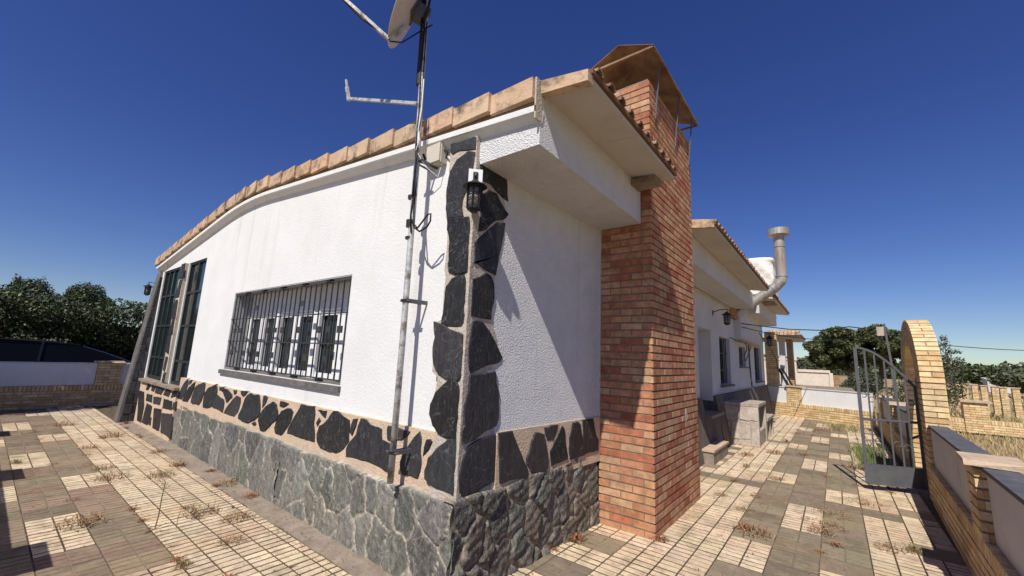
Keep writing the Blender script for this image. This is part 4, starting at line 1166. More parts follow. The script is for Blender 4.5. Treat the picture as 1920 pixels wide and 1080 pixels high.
# ---------------------------------------------------------------- brick arch and gate
def arch():
    t = thing('brick_arch', 'yellow brick arch rising over the side gate, lit on its rounded top', 'arch', (.98, 8.53, 0))
    b = MB(); m = MB(); rr = random.Random(41)
    X0, X1 = .87, 1.10; yc, zc, Ro, Ri = 8.53, 1.50, .90, .52
    def radial(a): return Vector((0, -math.cos(a), math.sin(a)))     # a=0 near springing, pi far springing
    # legs
    for (ya, yb, f) in ((yc - Ro, yc - Ri, 'S'), (yc + Ri, yc + Ro, 'N')):
        brick_box(X0, X1, ya, yb, 0, zc, .072, .058, .235, YEL, b, m, 'SEWN', rr=rr, half=.118)
    # ring
    n = 40
    vs = []
    for i in range(n + 1):
        a = math.pi * i / n
        d = radial(a)
        for (x, r) in ((X0 + .01, Ri + .01), (X1 - .01, Ri + .01), (X1 - .01, Ro - .01), (X0 + .01, Ro - .01)):
            vs.append(Vector((x, yc, zc)) + d * r)
    fs = [(i * 4 + k, i * 4 + (k + 1) % 4, (i + 1) * 4 + (k + 1) % 4, (i + 1) * 4 + k) for i in range(n) for k in range(4)]
    m.add(vs, fs)
    nb = 39
    for (R0, R1) in ((Ro - .12, Ro), (Ri + .135, Ro - .13), (Ri, Ri + .125)):
        for i in range(nb):
            a = math.pi * (i + .5) / nb
            d = radial(a); tdir = Vector((0, math.sin(a), math.cos(a)))
            rm = (R0 + R1) / 2; hw = math.pi * R1 / nb / 2 * .80
            parts = [(X0, X1)] if i % 2 == 0 else [(X0, (X0 + X1) / 2 - .006), ((X0 + X1) / 2 + .006, X1)]
            for (xa, xb) in parts:
                c = Vector(((xa + xb) / 2, yc, zc)) + d * (rm + rr.uniform(-.002, .002))
                b.obox(c, Vector(((xb - xa) / 2, 0, 0)), d * ((R1 - R0) / 2), tdir * hw, jit(rr.choice(YEL), .08, rr))
    m.build('joint_mortar', M_YMORTAR, t, recalc=True)
    b.build('brickwork', M_YBRICK, t)
arch()

def gate():
    H = Vector((.865, 8.10, 0)); F = Vector((.245, 7.83, 0))
    t = thing('garden_gate', 'open grey iron gate leaf with arched top, scroll ornaments and a solid kick panel', 'gate', tuple(H))
    u = (F - H); W = u.length; u.normalize(); nrm = Vector((-u.y, u.x, 0))
    def P(s, z, d=0): return H + u * s + nrm * d + Vector((0, 0, z))
    def ztop(s): # rises from hinge to free edge
        k = s / W
        return 1.42 + .53 * math.sin(min(1, k) * math.pi / 2) ** 1.0
    f = MB()
    f.bar(P(0, .10), P(0, ztop(0)), .02); f.bar(P(W, .10), P(W, ztop(W)), .02)
    pts = [P(W * i / 14, ztop(W * i / 14)) for i in range(15)]
    for a, c in zip(pts[:-1], pts[1:]): f.bar(a, c, .014)
    f.bar(P(0, .95), P(W, .95), .014, r2=.012)
    f.build('gate_frame', M_GREYIRON, t)
    k = MB(); k.obox(P(W / 2, .225), u * (W / 2), nrm * .006, Vector((0, 0, .125)))
    k.bar(P(0, .10), P(W, .10), .016); k.build('kick_panel', M_GREYIRON, t)
    for i in range(1, 6):
        s = W * i / 6; q = MB(); q.bar(P(s, .35), P(s, ztop(s) - .01), .010); q.build('bar', M_GREYIRON, t)
    def scroll(s, z, r, flip):
        q = MB()
        pts = []
        for i in range(14):
            a = i / 13 * math.pi * 1.7
            rad = r * (1 - .35 * i / 13)
            pts.append(P(s + flip * math.cos(a) * rad, z + math.sin(a) * rad))
        q.tube(pts, .006, 5); q.build('scroll', M_GREYIRON, t)
    for s, z, fl in ((W * .92, 1.28, 1), (W * .78, 1.22, -1), (W * .42, 1.26, 1), (W * .57, 1.32, -1), (W * .92, .62, 1), (W * .74, .66, -1), (W * .40, .64, 1), (W * .25, .6, -1), (W * .10, 1.2, 1)):
        scroll(s, z, .045, fl)
    p = thing('gate_post', 'slim grey iron post the gate hangs from, against the brick arch', 'gate post', (.90, 8.04, 0))
    q = MB(); q.bar((.885, 8.06, 0), (.885, 8.06, 1.55), .018); q.build('post', M_GREYIRON, p)
    q = MB(); q.bar((.885, 8.06, .80), (.74, 8.17, .70), .014); q.bar((.74, 8.17, .35), (.74, 8.17, .93), .012); q.build('latch_bar', M_GREYIRON, p)
gate()

def cable_post():
    t = thing('cable_pole', 'thin tilted steel post with a small plate carrying the overhead cable', 'pole', (1.13, 14, 0))
    b = MB(); b.bar((1.17, 14, 0), (1.115, 14, 1.85), .03); b.bar((1.115, 14, 1.85), (1.055, 14, 2.84), .022); b.build('post', M_GREYIRON, t)
    b = MB(); b.box(.90, 1.04, 13.97, 13.99, 2.53, 2.76); b.build('plate', M_BENCH, t)
    c = MB()
    pts = []
    A = [(-1.84, 12, 2.71), (-1.5, 12.1, 2.66), (-.85, 12.6, 2.60), (-.2, 13.0, 2.60), (.35, 13.4, 2.72), (.62, 13.7, 2.70), (.90, 13.95, 2.50), (1.08, 14, 2.25)]
    for i in range(len(A) - 1):
        for k in range(6):
            p = lerp(Vector(A[i]), Vector(A[i + 1]), k / 6); pts.append(p)
    c.tube(pts, .013, 6)
    o = c.build('overhead_cable', M_CABLE); tag(o, 'thick black cable swooping from the side wall to the thin post', 'cable')
    c = MB()
    P0 = Vector((-1.84, 12, 2.62)); P1 = Vector((1.0, 20, 2.92)); P2 = Vector((16, 46, 4.2))
    pts = [lerp(P0, P1, k / 12) - Vector((0, 0, .22 * 4 * (k / 12) * (1 - k / 12))) for k in range(12)] + [lerp(P1, P2, k / 24) - Vector((0, 0, .5 * 4 * (k / 24) * (1 - k / 24))) for k in range(25)]
    c.tube(pts, [.011] * 12 + [.016] * 25, 5)
    o = c.build('overhead_cable', M_CABLE); tag(o, 'thin straight cable crossing the sky to the right behind the arch', 'cable')
    # tangle of cables on the wall
    w = MB()
    w.tube([(-1.97, 11.2, 2.30), (-1.86, 11.8, 2.22), (-1.82, 12.3, 2.28), (-1.84, 12.7, 2.1), (-1.9, 12.6, 1.9), (-1.93, 12.9, 1.75), (-1.9, 13.3, 1.95), (-1.85, 13.5, 2.2)], .012, 6)
    o = w.build('wall_cables', M_GREYIRON); tag(o, 'loose cables looping along the shaded side wall above the small window', 'cable')
    w = MB()
    w.tube([(-1.84, 15.2, 2.7), (-1.82, 16.2, 2.5), (-1.8, 17.2, 2.35), (-1.62, 17.45, 1.9), (-1.6, 17.45, 1.5)], .014, 6)
    o = w.build('wall_cable', M_GREYIRON); tag(o, 'slack grey cable drooping from the far end of the side wall to the porch post', 'cable')
    w = MB()
    w.tube([(-1.95, 13.75, 2.25), (-1.95, 13.8, 1.6), (-1.93, 13.85, 1.05)], .022, 7)
    o = w.build('conduit', M_GREYIRON); tag(o, 'grey vertical conduit on the side wall between the two small windows', 'conduit')
cable_post()

# ---------------------------------------------------------------- stone block with low box, step
def bench():
    t = thing('stone_bench', 'pale slate clad block stepping down to a lower open box against the side wall', 'stone block', (-1.55, 10.8, 0))
    b = MB(); rr = random.Random(6)
    b.hexa([(-2.0, 9.98, 0), (-1.30, 9.96, 0), (-1.30, 10.06, 0), (-2.0, 10.06, 0), (-2.0, 9.98, .80), (-1.30, 9.96, .80), (-1.30, 10.06, .80), (-2.0, 10.06, .80)])
    b.box(-2.0, -1.30, 11.04, 11.14, 0, .80); b.box(-2.0, -1.29, 9.955, 11.145, .801, .86); b.box(-2.0, -1.32, 10.061, 11.039, 0, .30); b.box(-2.0, -1.75, 10.061, 11.039, .30, .80)
    b.build('block', M_BENCH, t)
    s = MB(); z = 0.02
    pal = [2.4, 3.2, 4.0, 3.6, 4.6]
    o = (-1.55, 10.8, 0)
    # flat slabs set on the lit end
    for P in ([(-1.99, .02), (-1.72, .02), (-1.70, .10), (-1.99, .12)], [(-1.70, .02), (-1.46, .02), (-1.48, .13), (-1.69, .11)], [(-1.44, .02), (-1.31, .02), (-1.31, .50), (-1.44, .50)], [(-1.99, .14), (-1.85, .13), (-1.83, .44), (-1.99, .50)], [(-1.82, .13), (-1.65, .13), (-1.66, .52), (-1.79, .46)],
              [(-1.63, .14), (-1.46, .15), (-1.46, .48), (-1.62, .50)], [(-1.99, .52), (-1.80, .47), (-1.68, .55), (-1.66, .79), (-1.99, .79)], [(-1.64, .53), (-1.47, .51), (-1.44, .53), (-1.31, .52), (-1.31, .79), (-1.63, .79)]):
        k = rr.choice((15, 18, 20, 17))
        s.prism(P, lambda u, v, d: (u, 9.972 - d, v), -.01, .016 + rr.uniform(-.004, .004), .006, (1, 1, 1))
    s.build('face_slabs', M_PALE, t, recalc=True)
    l = MB()
    l.box(-1.95, -1.30, 11.15, 11.22, 0, .42); l.box(-1.95, -1.30, 11.72, 11.79, 0, .42); l.box(-1.95, -1.30, 12.28, 12.35, 0, .42)
    l.box(-1.95, -1.28, 11.148, 12.38, .421, .48); l.box(-1.95, -1.80, 11.22, 12.28, 0, .42)
    l.build('low_box', M_BENCH, t)
    p = thing('stone_step', 'grey stone step with a pale edge below the dark alcove behind the brick chimney', 'step', (-1.7, 8.3, 0))
    q = MB(); q.box(-1.98, -1.66, 7.62, 8.75, 0, .20); q.build('step_body', M_CONC, p)
    q = MB(); q.box(-1.99, -1.645, 7.60, 8.77, .201, .235); q.build('tread', M_CAPSTONE, p)
    q = thing('folded_frame', 'black folded frame leaning on the porch post at the far end', 'folded frame', (-1.4, 17.6, .8))
    z = MB()
    z.bar((-1.60, 17.75, 1.60), (-1.25, 17.75, .75), .035); z.bar((-1.50, 17.7, 1.62), (-1.12, 17.7, .80), .03); z.bar((-1.42, 17.8, 1.2), (-1.3, 17.8, .8), .04)
    z.build('frame', M_BLACK, q)
bench()

# ---------------------------------------------------------------- plants on the paving
def blades(n, rad, hmin, hmax, rr, pal, lean=.6, w=.003, z0=0.0, clump=1.0, leaf=False):
    b = MB()
    for i in range(n):
        a = rr.uniform(0, 2 * math.pi); r = rad * rr.random() ** clump
        x, y = math.cos(a) * r, math.sin(a) * r
        h = rr.uniform(hmin, hmax) * (1 - .5 * r / (rad + 1e-6))
        d = rr.uniform(0, 2 * math.pi); l = rr.uniform(.1, lean) * h * 1.6
        dx, dy = math.cos(d), math.sin(d)
        px, py = -dy * w * rr.uniform(.6, 1.4), dx * w
        m = (x + dx * l * .4, y + dy * l * .4, z0 + h * .7)
        e = (x + dx * l, y + dy * l, z0 + h * rr.uniform(.75, 1))
        c = jit(rr.choice(pal), .2, rr)
        b.add([(x - px, y - py, z0), (x + px, y + py, z0), (m[0] + px, m[1] + py, m[2]), (m[0] - px, m[1] - py, m[2]), e], [(0, 1, 2, 3), (3, 2, 4)], c)
        if leaf and rr.random() < .6:
            s = rr.uniform(.006, .014)
            q = Vector(m); v = Vector((rr.uniform(-1, 1), rr.uniform(-1, 1), rr.uniform(-.6, .6))).normalized() * s; u2 = v.cross(Vector((0, .3, 1))).normalized() * s * .6
            b.add([q - v, q + u2, q + v, q - u2], [(0, 1, 2, 3)], jit(rr.choice(pal), .2, rr))
    return b
DRY = [(.30, .18, .08), (.38, .25, .12), (.24, .14, .07), (.20, .10, .06), (.34, .24, .14)]
GRN = [(.14, .16, .05), (.20, .20, .07), (.28, .24, .10), (.34, .26, .12)]
RDD = [(.32, .11, .06), (.25, .09, .06), (.36, .16, .08), (.20, .13, .06)]
def make_weed(kind, seed):
    rr = random.Random(seed)
    g = 'dry weeds growing in the paving joints'
    if kind == 0: b = blades(90, .15, .03, .10, rr, DRY, 1.6, .0022, .006, .8, True); lab = 'straw brown dried weed tuft spreading over the paving'
    elif kind == 1: b = blades(60, .08, .02, .07, rr, RDD, 1.8, .003, .006, .8, True); lab = 'small reddish dried weed clump in a paving joint'
    elif kind == 2: b = blades(70, .07, .04, .13, rr, GRN + DRY, .9, .002, .006, .8, True); lab = 'greenish brown upright weed tuft in a paving joint'
    else: b = blades(130, .26, .02, .09, rr, DRY, 2.2, .0022, .006, .7, True); lab = 'wide sprawling dry weed mat on the drive'
    o = b.build('weed', M_DRY, loc=(0, 0, 0))
    return tag(o, lab, 'weed', ('greenish weed tufts' if kind == 2 else 'wide weed mats' if kind == 3 else 'reddish weed clumps' if kind == 1 else 'straw brown weed tufts') + ' in the paving joints')
protos = {}
spots_joint = random.Random(31)
spots = [(.17, 7.0, 3), (-.15, 6.2, 3), (-.20, 5.7, 3), (-.83, 4.99, 1), (-.72, 4.92, 0), (-.22, 5.44, 0), (-.79, 7.42, 0), (-1.25, 7.9, 2), (-1.39, 8.93, 0), (-.96, 11.24, 2), (.27, 5.42, 0), (.44, 5.49, 2),
         (-4.49, 1.73, 0), (-4.00, 1.51, 0), (-3.82, 1.15, 2), (-5.63, 2.04, 0), (-6.73, 1.18, 0), (-5.26, .80, 0), (-8.27, .53, 2), (-13.94, 1.77, 2), (-4.99, 2.02, 1), (-1.93, 3.55, 1), (-2.0, 3.25, 1), (-.81, 12.9, 3), (.31, 16.0, 2), (-14.05, 1.29, 2),
         (-5.10, 1.50, 1), (-10.9, 2.0, 1), (-4.86, 1.54, 0), (-.1, 5.15, 1), (-7.3, 1.2, 0), (-8.8, 1.25, 0), (-9.6, 1.62, 0), (-11.3, 1.2, 0), (-6.5, 1.6, 0), (-7.9, 1.87, 0), (-3.4, 1.3, 1), (-.6, 9.9, 0), (-.3, 11.6, 0), (.2, 9.3, 0), (-1.0, 9.6, 0), (-.45, 14.2, 3), (.3, 13.2, 2), (-1.38, 4.1, 1), (-6.3, 2.05, 1), (-6.9, 1.86, 1), (.12, 8.0, 1), (-.92, 6.4, 0), (-.93, 5.6, 0)]
for q in range(16):
    spots.append((spots_joint.uniform(-11, -3.6), spots_joint.choice((.82, 1.155, 1.49, 1.905)), spots_joint.choice((0, 1, 1))))
for q in range(22):
    spots.append((spots_joint.choice((-1.24, -.90, -.56, -.215, .13, .475)), spots_joint.uniform(4.3, 14), spots_joint.choice((0, 0, 1, 2))))
spots = [q for q in spots if not (q[0] < -1.1 and 3.9 < q[1] < 5.9 and q[2] != 1 and q[0] > -2.1)]
sr = random.Random(99)
for n_, (x, y, k) in enumerate(spots):
    z = .012 if y > 1.9 and x < -2.1 else 0
    if k not in protos:
        o = make_weed(k, 50 + k); protos[k] = o
    else:
        o = protos[k].copy(); COL.objects.link(o)
    o.location = (x, y, z); o.rotation_euler = (0, 0, sr.uniform(0, 6.28)); q = sr.uniform(.65, 1.3) if n_ < 46 else sr.uniform(.3, .7); o.scale = (q, q, q)
def stalk():
    rr = random.Random(3); b = MB()
    t = thing('dry_stalk', 'tall thin dried flower stalk standing alone on the terrace', 'weed', (-4.72, 1.18, 0))
    b.tube([(-4.72, 1.18, 0), (-4.715, 1.19, .12), (-4.69, 1.185, .28), (-4.68, 1.19, .40)], [.0055, .005, .004, .003], 5, (.20, .14, .08))
    for z in (.30, .34, .38, .40):
        for k in range(5):
            a = rr.uniform(0, 6.28); l = rr.uniform(.03, .08)
            b.tube([(-4.69, 1.187, z), (-4.69 + math.cos(a) * l, 1.187 + math.sin(a) * l, z + rr.uniform(.0, .05))], .0016, 4, (.36, .27, .16))
    for k in range(5):
        a = rr.uniform(0, 6.28); l = rr.uniform(.05, .1)
        b.tube([(-4.72, 1.18, .01), (-4.72 + math.cos(a) * l, 1.18 + math.sin(a) * l, rr.uniform(.0, .03) + .01)], .003, 4, (.2, .12, .07))
    b.build('stem', M_DRY, t)
    b = MB(); b.tube([(-4.60, 1.30, 0), (-4.595, 1.30, .10), (-4.585, 1.31, .17)], .0025, 4, (.28, .2, .12)); b.build('side_stem', M_DRY, t)
stalk()
# leaf litter and crumbs of soil: nobody could count it
lt = MB(); rr = random.Random(55)
for i in range(4600):
    if rr.random() < .45:
        x = rr.uniform(-12, -2.6); y = rr.choice((rr.uniform(1.75, 2.08), rr.uniform(.4, 2.0), rr.gauss(1.16, .03), rr.gauss(1.9, .06)))
        y = min(y, 2.07)
    else:
        y = rr.uniform(2.6, 16.5); x = rr.choice((rr.gauss(-.9, .05), rr.gauss(-.2, .05), rr.uniform(-1.9, .7), rr.gauss(-1.9, .05) if y < 4 else rr.gauss(-1.3, .1)))
        if x < -1.93: x = -1.9
        if 4.0 < y < 5.7 and x < -1.37: x = -1.35
    s = rr.uniform(.003, .012)
    a = rr.uniform(0, 6.28)
    u = Vector((math.cos(a), math.sin(a), rr.uniform(-.3, .3))) * s; v = Vector((-math.sin(a), math.cos(a), rr.uniform(-.5, .5))) * s * rr.uniform(.2, .6)
    c = Vector((x, y, .013 + s * .35 + (.015 if y > 1.9 and x < -2.2 else 0)))
    lt.add([c - u, c + v, c + u * rr.uniform(.7, 1.1) + Vector((0, 0, s * .4)), c - v], [(0, 1, 2, 3)], jit(rr.choice(DRY + RDD), .3, rr))
o = lt.build('leaf_litter', M_DRY); tag(o, None, None, None, 'stuff')
# ---------------------------------------------------------------- trees and background
def leaf_cloud(name, n, sampler, size, pal, rr, parent=None, mat=None, aspect=1.8, up=.0):
    """n small leaf faces; sampler(rr) -> (point, outward dir)"""
    vs = np.empty((n * 4, 3)); cols = np.empty((n, 3))
    off = Vector(parent['_o']) if parent is not None else Vector((0, 0, 0))
    for i in range(n):
        p, d = sampler(rr)
        q = Vector((rr.gauss(0, 1), rr.gauss(0, 1), rr.gauss(0, 1))) + Vector(d) * .9 + Vector((0, 0, up))
        q.normalize()
        t = q.cross(Vector((rr.gauss(0, 1), rr.gauss(0, 1), rr.gauss(0, 1)))).normalized()
        s = size * rr.uniform(.6, 1.4)
        w = q.cross(t) * s / aspect; t = t * s
        c = Vector(p) - off
        vs[i * 4] = c - t; vs[i * 4 + 1] = c + w; vs[i * 4 + 2] = c + t; vs[i * 4 + 3] = c - w
        cols[i] = jit(rr.choice(pal), .25, rr)
    me = bpy.data.meshes.new(name)
    me.vertices.add(n * 4); me.vertices.foreach_set('co', vs.ravel())
    me.loops.add(n * 4); me.loops.foreach_set('vertex_index', np.arange(n * 4))
    me.polygons.add(n); me.polygons.foreach_set('loop_start', np.arange(0, n * 4, 4)); me.polygons.foreach_set('loop_total', np.full(n, 4))
    me.update()
    me.materials.append(mat or M_LEAF)
    ca = me.color_attributes.new('col', 'FLOAT_COLOR', 'CORNER')
    ca.data.foreach_set('color', np.repeat(np.hstack([cols, np.ones((n, 1))]), 4, axis=0).ravel())
    me.validate()
    o = bpy.data.objects.new(name, me); COL.objects.link(o)
    if parent is not None: o.parent = parent
    return o
def clump_sampler(clumps, fill=.35):
    tot = [c[3] * c[4] * c[5] for c in clumps]; acc = np.cumsum([x ** .67 for x in tot]); acc /= acc[-1]
    def f(rr):
        k = int(np.searchsorted(acc, rr.random())); c = clumps[min(k, len(clumps) - 1)]
        d = Vector((rr.gauss(0, 1), rr.gauss(0, 1), rr.gauss(0, 1))).normalized()
        r = (fill + (1 - fill) * rr.random() ** .5) * (1 + rr.gauss(0, .05))
        return (c[0] + d.x * c[3] * r, c[1] + d.y * c[4] * r, c[2] + d.z * c[5] * r), d
    return f
def tree(name, label, loc, trunk, crown, n, size, pal, seed, group=None, cat='tree', limbs=5):
    rr = random.Random(seed)
    t = thing(name, label, cat, loc, group)
    L = Vector(loc)
    b = MB()
    th, tr = trunk
    b.tube([L + Vector((0, 0, -.1)), L + Vector((.03 * th, .02 * th, th * .5)), L + Vector((.02 * th, -.02 * th, th))], [tr, tr * .8, tr * .6], 8)
    for k in range(limbs):
        c = rr.choice(crown); e = L + Vector((c[0], c[1], c[2]))
        s = L + Vector((.02 * th, 0, th * rr.uniform(.6, 1)))
        b.tube([s, lerp(s, e, .5) + Vector((0, 0, -.05 * th)), e], [tr * .5, tr * .3, tr * .12], 6)
    b.build('trunk', M_BARK, t)
    cl = [(L.x + c[0], L.y + c[1], L.z + c[2], c[3], c[4], c[5]) for c in crown]
    leaf_cloud('crown', n, clump_sampler(cl), size, pal, rr, t)
    return t
HED = [(.020, .034, .008), (.032, .048, .012), (.044, .060, .016), (.014, .026, .007), (.026, .040, .010), (.08, .095, .028), (.12, .125, .055)]
PIN = [(.045, .060, .016), (.060, .075, .022), (.035, .048, .014), (.080, .088, .030), (.10, .10, .035)]
OLV = [(.060, .075, .035), (.080, .090, .045), (.045, .060, .025), (.10, .105, .06)]

# hedge beyond the left wall
def hedge():
    rr = random.Random(14)
    t = thing('hedge', 'tall dark unclipped hedge of glossy leaves behind the left wall', 'hedge', (-19, 2, 0))
    b = MB()
    for k in range(10):
        y = -3 + k * 1.25; b.tube([(-20.2, y, 0), (-20.2 + rr.uniform(-.2, .2), y + rr.uniform(-.3, .3), 1.6)], [.06, .03], 6)
    b.build('stems', M_BARK, t)
    cl = []
    for k in range(50):
        y = -2.5 + 9.5 * rr.random(); z = rr.uniform(.3, 1.7)
        cl.append((-19.6 + rr.uniform(-.3, .35), y, z, .55, .8, .5))
    for k in range(26):
        y = -2.5 + k * .35; cl.append((-18.95 + rr.uniform(-.25, .3), y, 2.52 + rr.uniform(-.22, .14), .75, .55, .42)); cl.append((-19.3 + rr.uniform(-.25, .3), y, 1.9 + rr.uniform(-.22, .14), .65, .55, .5))
    o = leaf_cloud('foliage', 60000, clump_sampler(cl, .45), .045, HED, rr, t, up=.5)
    c = MB()      # dense dark interior of twigs
    for k in range(40):
        y = -4.3 + k * .33
        c.tube([(-20.3, y, 0), (-20.3 + rr.uniform(-.1, .1), y + .1, 2.1)], .22, 5)
    c.build('twig_core', M_BARK, t)
hedge()
tree('tree', 'bushy dark evergreen with spiky top rising above the hedge at far left', (-20.5, .9, 0), (2.0, .13), [(0, -.1, 2.7, .8, .62, .75), (.2, .35, 2.55, .7, .4, .55), (0, -.5, 2.4, .7, .45, .6), (0, -.2, 3.05, .35, .5, .42), (0, -.45, 3.1, .15, .12, .5), (0, .1, 3.1, .15, .12, .5)], 11000, .032, HED, 5)
tree('tree', 'second dark evergreen above the hedge, just right of the spiky topped one', (-20.5, 1.95, 0), (2.0, .13), [(0, 0, 2.75, .8, .42, .78), (.2, .5, 2.55, .7, .42, .55), (0, .3, 3.1, .5, .3, .42), (0, -.2, 3.0, .4, .25, .4), (0, .1, 3.05, .15, .12, .55), (.1, .62, 2.75, .3, .28, .35)], 11000, .032, HED, 6)
tree('shrub', 'dusty low shrub between the parked car and the hedge', (-17.9, .75, 0), (.8, .05), [(0, 0, 1.1, .4, .45, .6), (0, .6, 1.15, .4, .45, .45), (0, -.9, 1.2, .4, .4, .6)], 3500, .035, OLV, 8, cat='shrub')

def car():
    t = thing('parked_car', 'dark parked estate car whose roof shows above the left wall', 'car', (-16.4, 0, 0))
    prof = [(-2.4, .35), (-2.42, .62), (-2.36, .98), (-2.0, 1.30), (-1.4, 1.41), (-.4, 1.455), (.5, 1.44), (1.05, 1.37), (1.55, 1.20), (2.15, .96), (2.95, .86), (3.15, .66), (3.18, .35)]
    n = len(prof)
    b = MB(); vs = []
    for (x, k) in ((-15.55, 1), (-15.50, .0), (-17.30, .0), (-17.25, 1)): pass
    def hw(z): return .90 if z < .9 else lerp(.88, .66, (z - .9) / .56)
    xs = []
    for s in (1, -1):
        for (y, z) in prof: vs.append((-16.4 + s * hw(z), y, z))
    fs = [(i, (i + 1) % n, n + (i + 1) % n, n + i) for i in range(n)] + [tuple(range(n)), tuple(reversed(range(n, 2 * n)))]
    # side needs a waist line: split into lower body and cabin
    low = [(y, min(z, .94)) for y, z in prof]
    b = MB(); vs = [(-16.4 + .90, y, z) for y, z in low] + [(-16.4 - .90, y, z) for y, z in low]
    b.add(vs, fs); b.build('body', M_CARPAINT, t, recalc=True)
    cab = [(-2.34, .945), (-2.0, 1.30), (-1.4, 1.41), (-.4, 1.455), (.5, 1.44), (1.05, 1.37), (1.55, 1.20), (2.12, .945)]
    m = len(cab)
    vs = [(-16.4 + hw(z), y, z) for y, z in cab] + [(-16.4 - hw(z), y, z) for y, z in cab]
    g = MB(); g.add(vs, [(i, (i + 1) % m, m + (i + 1) % m, m + i) for i in range(m)] + [tuple(range(m)), tuple(reversed(range(m, 2 * m)))])
    g.build('glasshouse', M_CARGLASS, t, recalc=True)
    r = MB()
    rp = [(-2.0, 1.315), (-1.4, 1.425), (-.4, 1.47), (.5, 1.455), (1.05, 1.385)]
    k = len(rp)
    vs = [(-16.4 + s * .68, y, z + d) for s in (1, -1) for d in (0, .02) for y, z in rp]
    fs = []
    for i in range(k - 1): fs += [(i, i + 1, 2 * k + i + 1, 2 * k + i), (k + i, 3 * k + i, 3 * k + i + 1, k + i + 1), (i, k + i, k + i + 1, i + 1), (2 * k + i, 2 * k + i + 1, 3 * k + i + 1, 3 * k + i)]
    r.add(vs, fs); r.build('car_roof', M_CARPAINT, t, recalc=True)
    for s in (1, -1):
        c = MB(); c.tube([(-16.4 + s * .70, -1.5, 1.43), (-16.4 + s * .70, -.4, 1.475), (-16.4 + s * .70, .9, 1.42)], .012, 6); c.build('roof_rail', M_CARPAINT, t)
        c = MB(); c.tube([(-16.4 + s * (hw(1.35) + .004), 1.10, 1.36), (-16.4 + s * (hw(1.2) + .006), 1.55, 1.20), (-16.4 + s * (hw(.96) + .006), 2.12, .955)], .010, 6); c.build('pillar_trim', M_CHROME, t)
        for y in (-.6, .35):
            p = MB(); p.bar((-16.4 + s * .885, y, .95), (-16.4 + s * .69, y + .03, 1.43), .022); p.build('pillar', M_CARPAINT, t)
        for y in (-1.6, 2.0):
            w = MB(); w.tube([(-16.4 + s * .72, y, .33), (-16.4 + s * .915, y, .33)], .33, 22); o = w.build('wheel', M_BLACK, t); o['_o'] = (-16.4, 0, 0)
            w = MB(); w.tube([(-16.4 + s * .90, y, .33), (-16.4 + s * .925, y, .33)], .20, 16); w.build('rim', M_STEEL, o)
car()
bpy.data.objects['parked_car'].location = (-16.4, .62, .04)

# dappling tree by the left wall: keeps most of its panel in shade
tree('tree', 'leafy tree behind the viewpoint dappling the far left wall with shade', (-13.6, -3.4, 0), (2.6, .12), [(.1, 1.3, 4.3, .9, 1.0, .8), (.3, .4, 4.6, .9, .8, .8), (-.2, 1.5, 3.6, .6, .7, .5), (0, 2.2, 4.6, .5, .4, .4)], 3200, .09, OLV, 44)

# umbrella pine
def pine():
    rr = random.Random(23)
    L = Vector((4.2, 60, 0))
    t = thing('umbrella_pine', 'broad dark umbrella pine on the skyline between the house and the brick arch', 'pine', tuple(L))
    b = MB()
    for (a, c, r) in (((-2.9, 0, 0), (-3.3, 0, 3.4), .28), ((-3.0, 0, 1.2), (-1.4, 1, 4.0), .2), ((-3.1, 0, 1.6), (-4.6, .5, 4.0), .16), ((-.4, 2, 0), (-.1, 2, 4.2), .26), ((-.3, 2, 1.4), (1.2, 2, 4.2), .17)):
        a = L + Vector(a); c = L + Vector(c); b.tube([a, lerp(a, c, .5) + Vector((.15, 0, 0)), c], [r, r * .8, r * .5], 8)
    b.build('trunk', M_BARK, t)
    cl = []
    for k in range(110):
        x = -1.8 + 4.5 * rr.uniform(-1, 1); y = rr.uniform(-3, 3)
        e = max(0, 1 - ((x + 1.8) / 4.8) ** 2)
        hi = 3.6 + 3.15 * e ** .5; lo = 3.4 - 1.1 * e
        cl.append((L.x + x, L.y + y, lerp(lo, hi, rr.random() ** .6) - .4, .85, .95, .55))
    for k in range(8):
        cl.append((L.x - 5.4 + k * .42, L.y - 1, 2.3 + .25 * math.sin(k * 2), .5, .7, .4))
    leaf_cloud('crown', 52000, clump_sampler(cl, .5), .15, PIN, rr, t, up=.6)
pine()
g = 'trees on the skyline right of the brick arch'
tree('conifer', 'feathery conifer top showing just right of the brick arch', (6.25, 42, 0), (3.0, .12), [(0, 0, 3.4, .35, .5, 1.2), (-.3, 0, 2.4, .6, .5, .7), (.5, 0, 2.7, .5, .4, .25), (.45, 0, 3.3, .35, .3, .18), (.5, 0, 2.2, .5, .4, .3)], 1100, .07, OLV, 3, cat='conifer')
sr = random.Random(8)
k = 0
for (x, y, h, w) in ((12.5, 78, 3.6, 3), (15.3, 84, 2.9, 2.6), (17.5, 88, 2.9, 2.6), (20.5, 90, 3.4, 3), (23.0, 84, 4.2, 3.4), (25.5, 80, 4.6, 3.4), (10.6, 74, 2.8, 2.2), (28.5, 82, 5.0, 3.6), (19.0, 64, 2.5, 2.8), (15.5, 60, 2.2, 2.6), (21.5, 66, 3.4, 2.8), (12.3, 56, 2.3, 2.4), (24.5, 70, 4.0, 3), (31, 88, 5.2, 4)):
    cr = [(sr.uniform(-.5, .5) * w, sr.uniform(-.3, .3) * w, h * sr.uniform(.45, .72), w * .42, w * .42, h * .26) for _ in range(6)]
    lab = ['dark rounded olive like tree in the line beyond the pillars', 'pale dusty low tree in the line beyond the pillars'][k % 2]
    tree('tree', lab, (x, y, -.1), (h * .5, .14), cr, 2200, .19, [HED, OLV][k % 2], 100 + k, group=g + ([', dark ones', ', pale ones'][k % 2])); k += 1
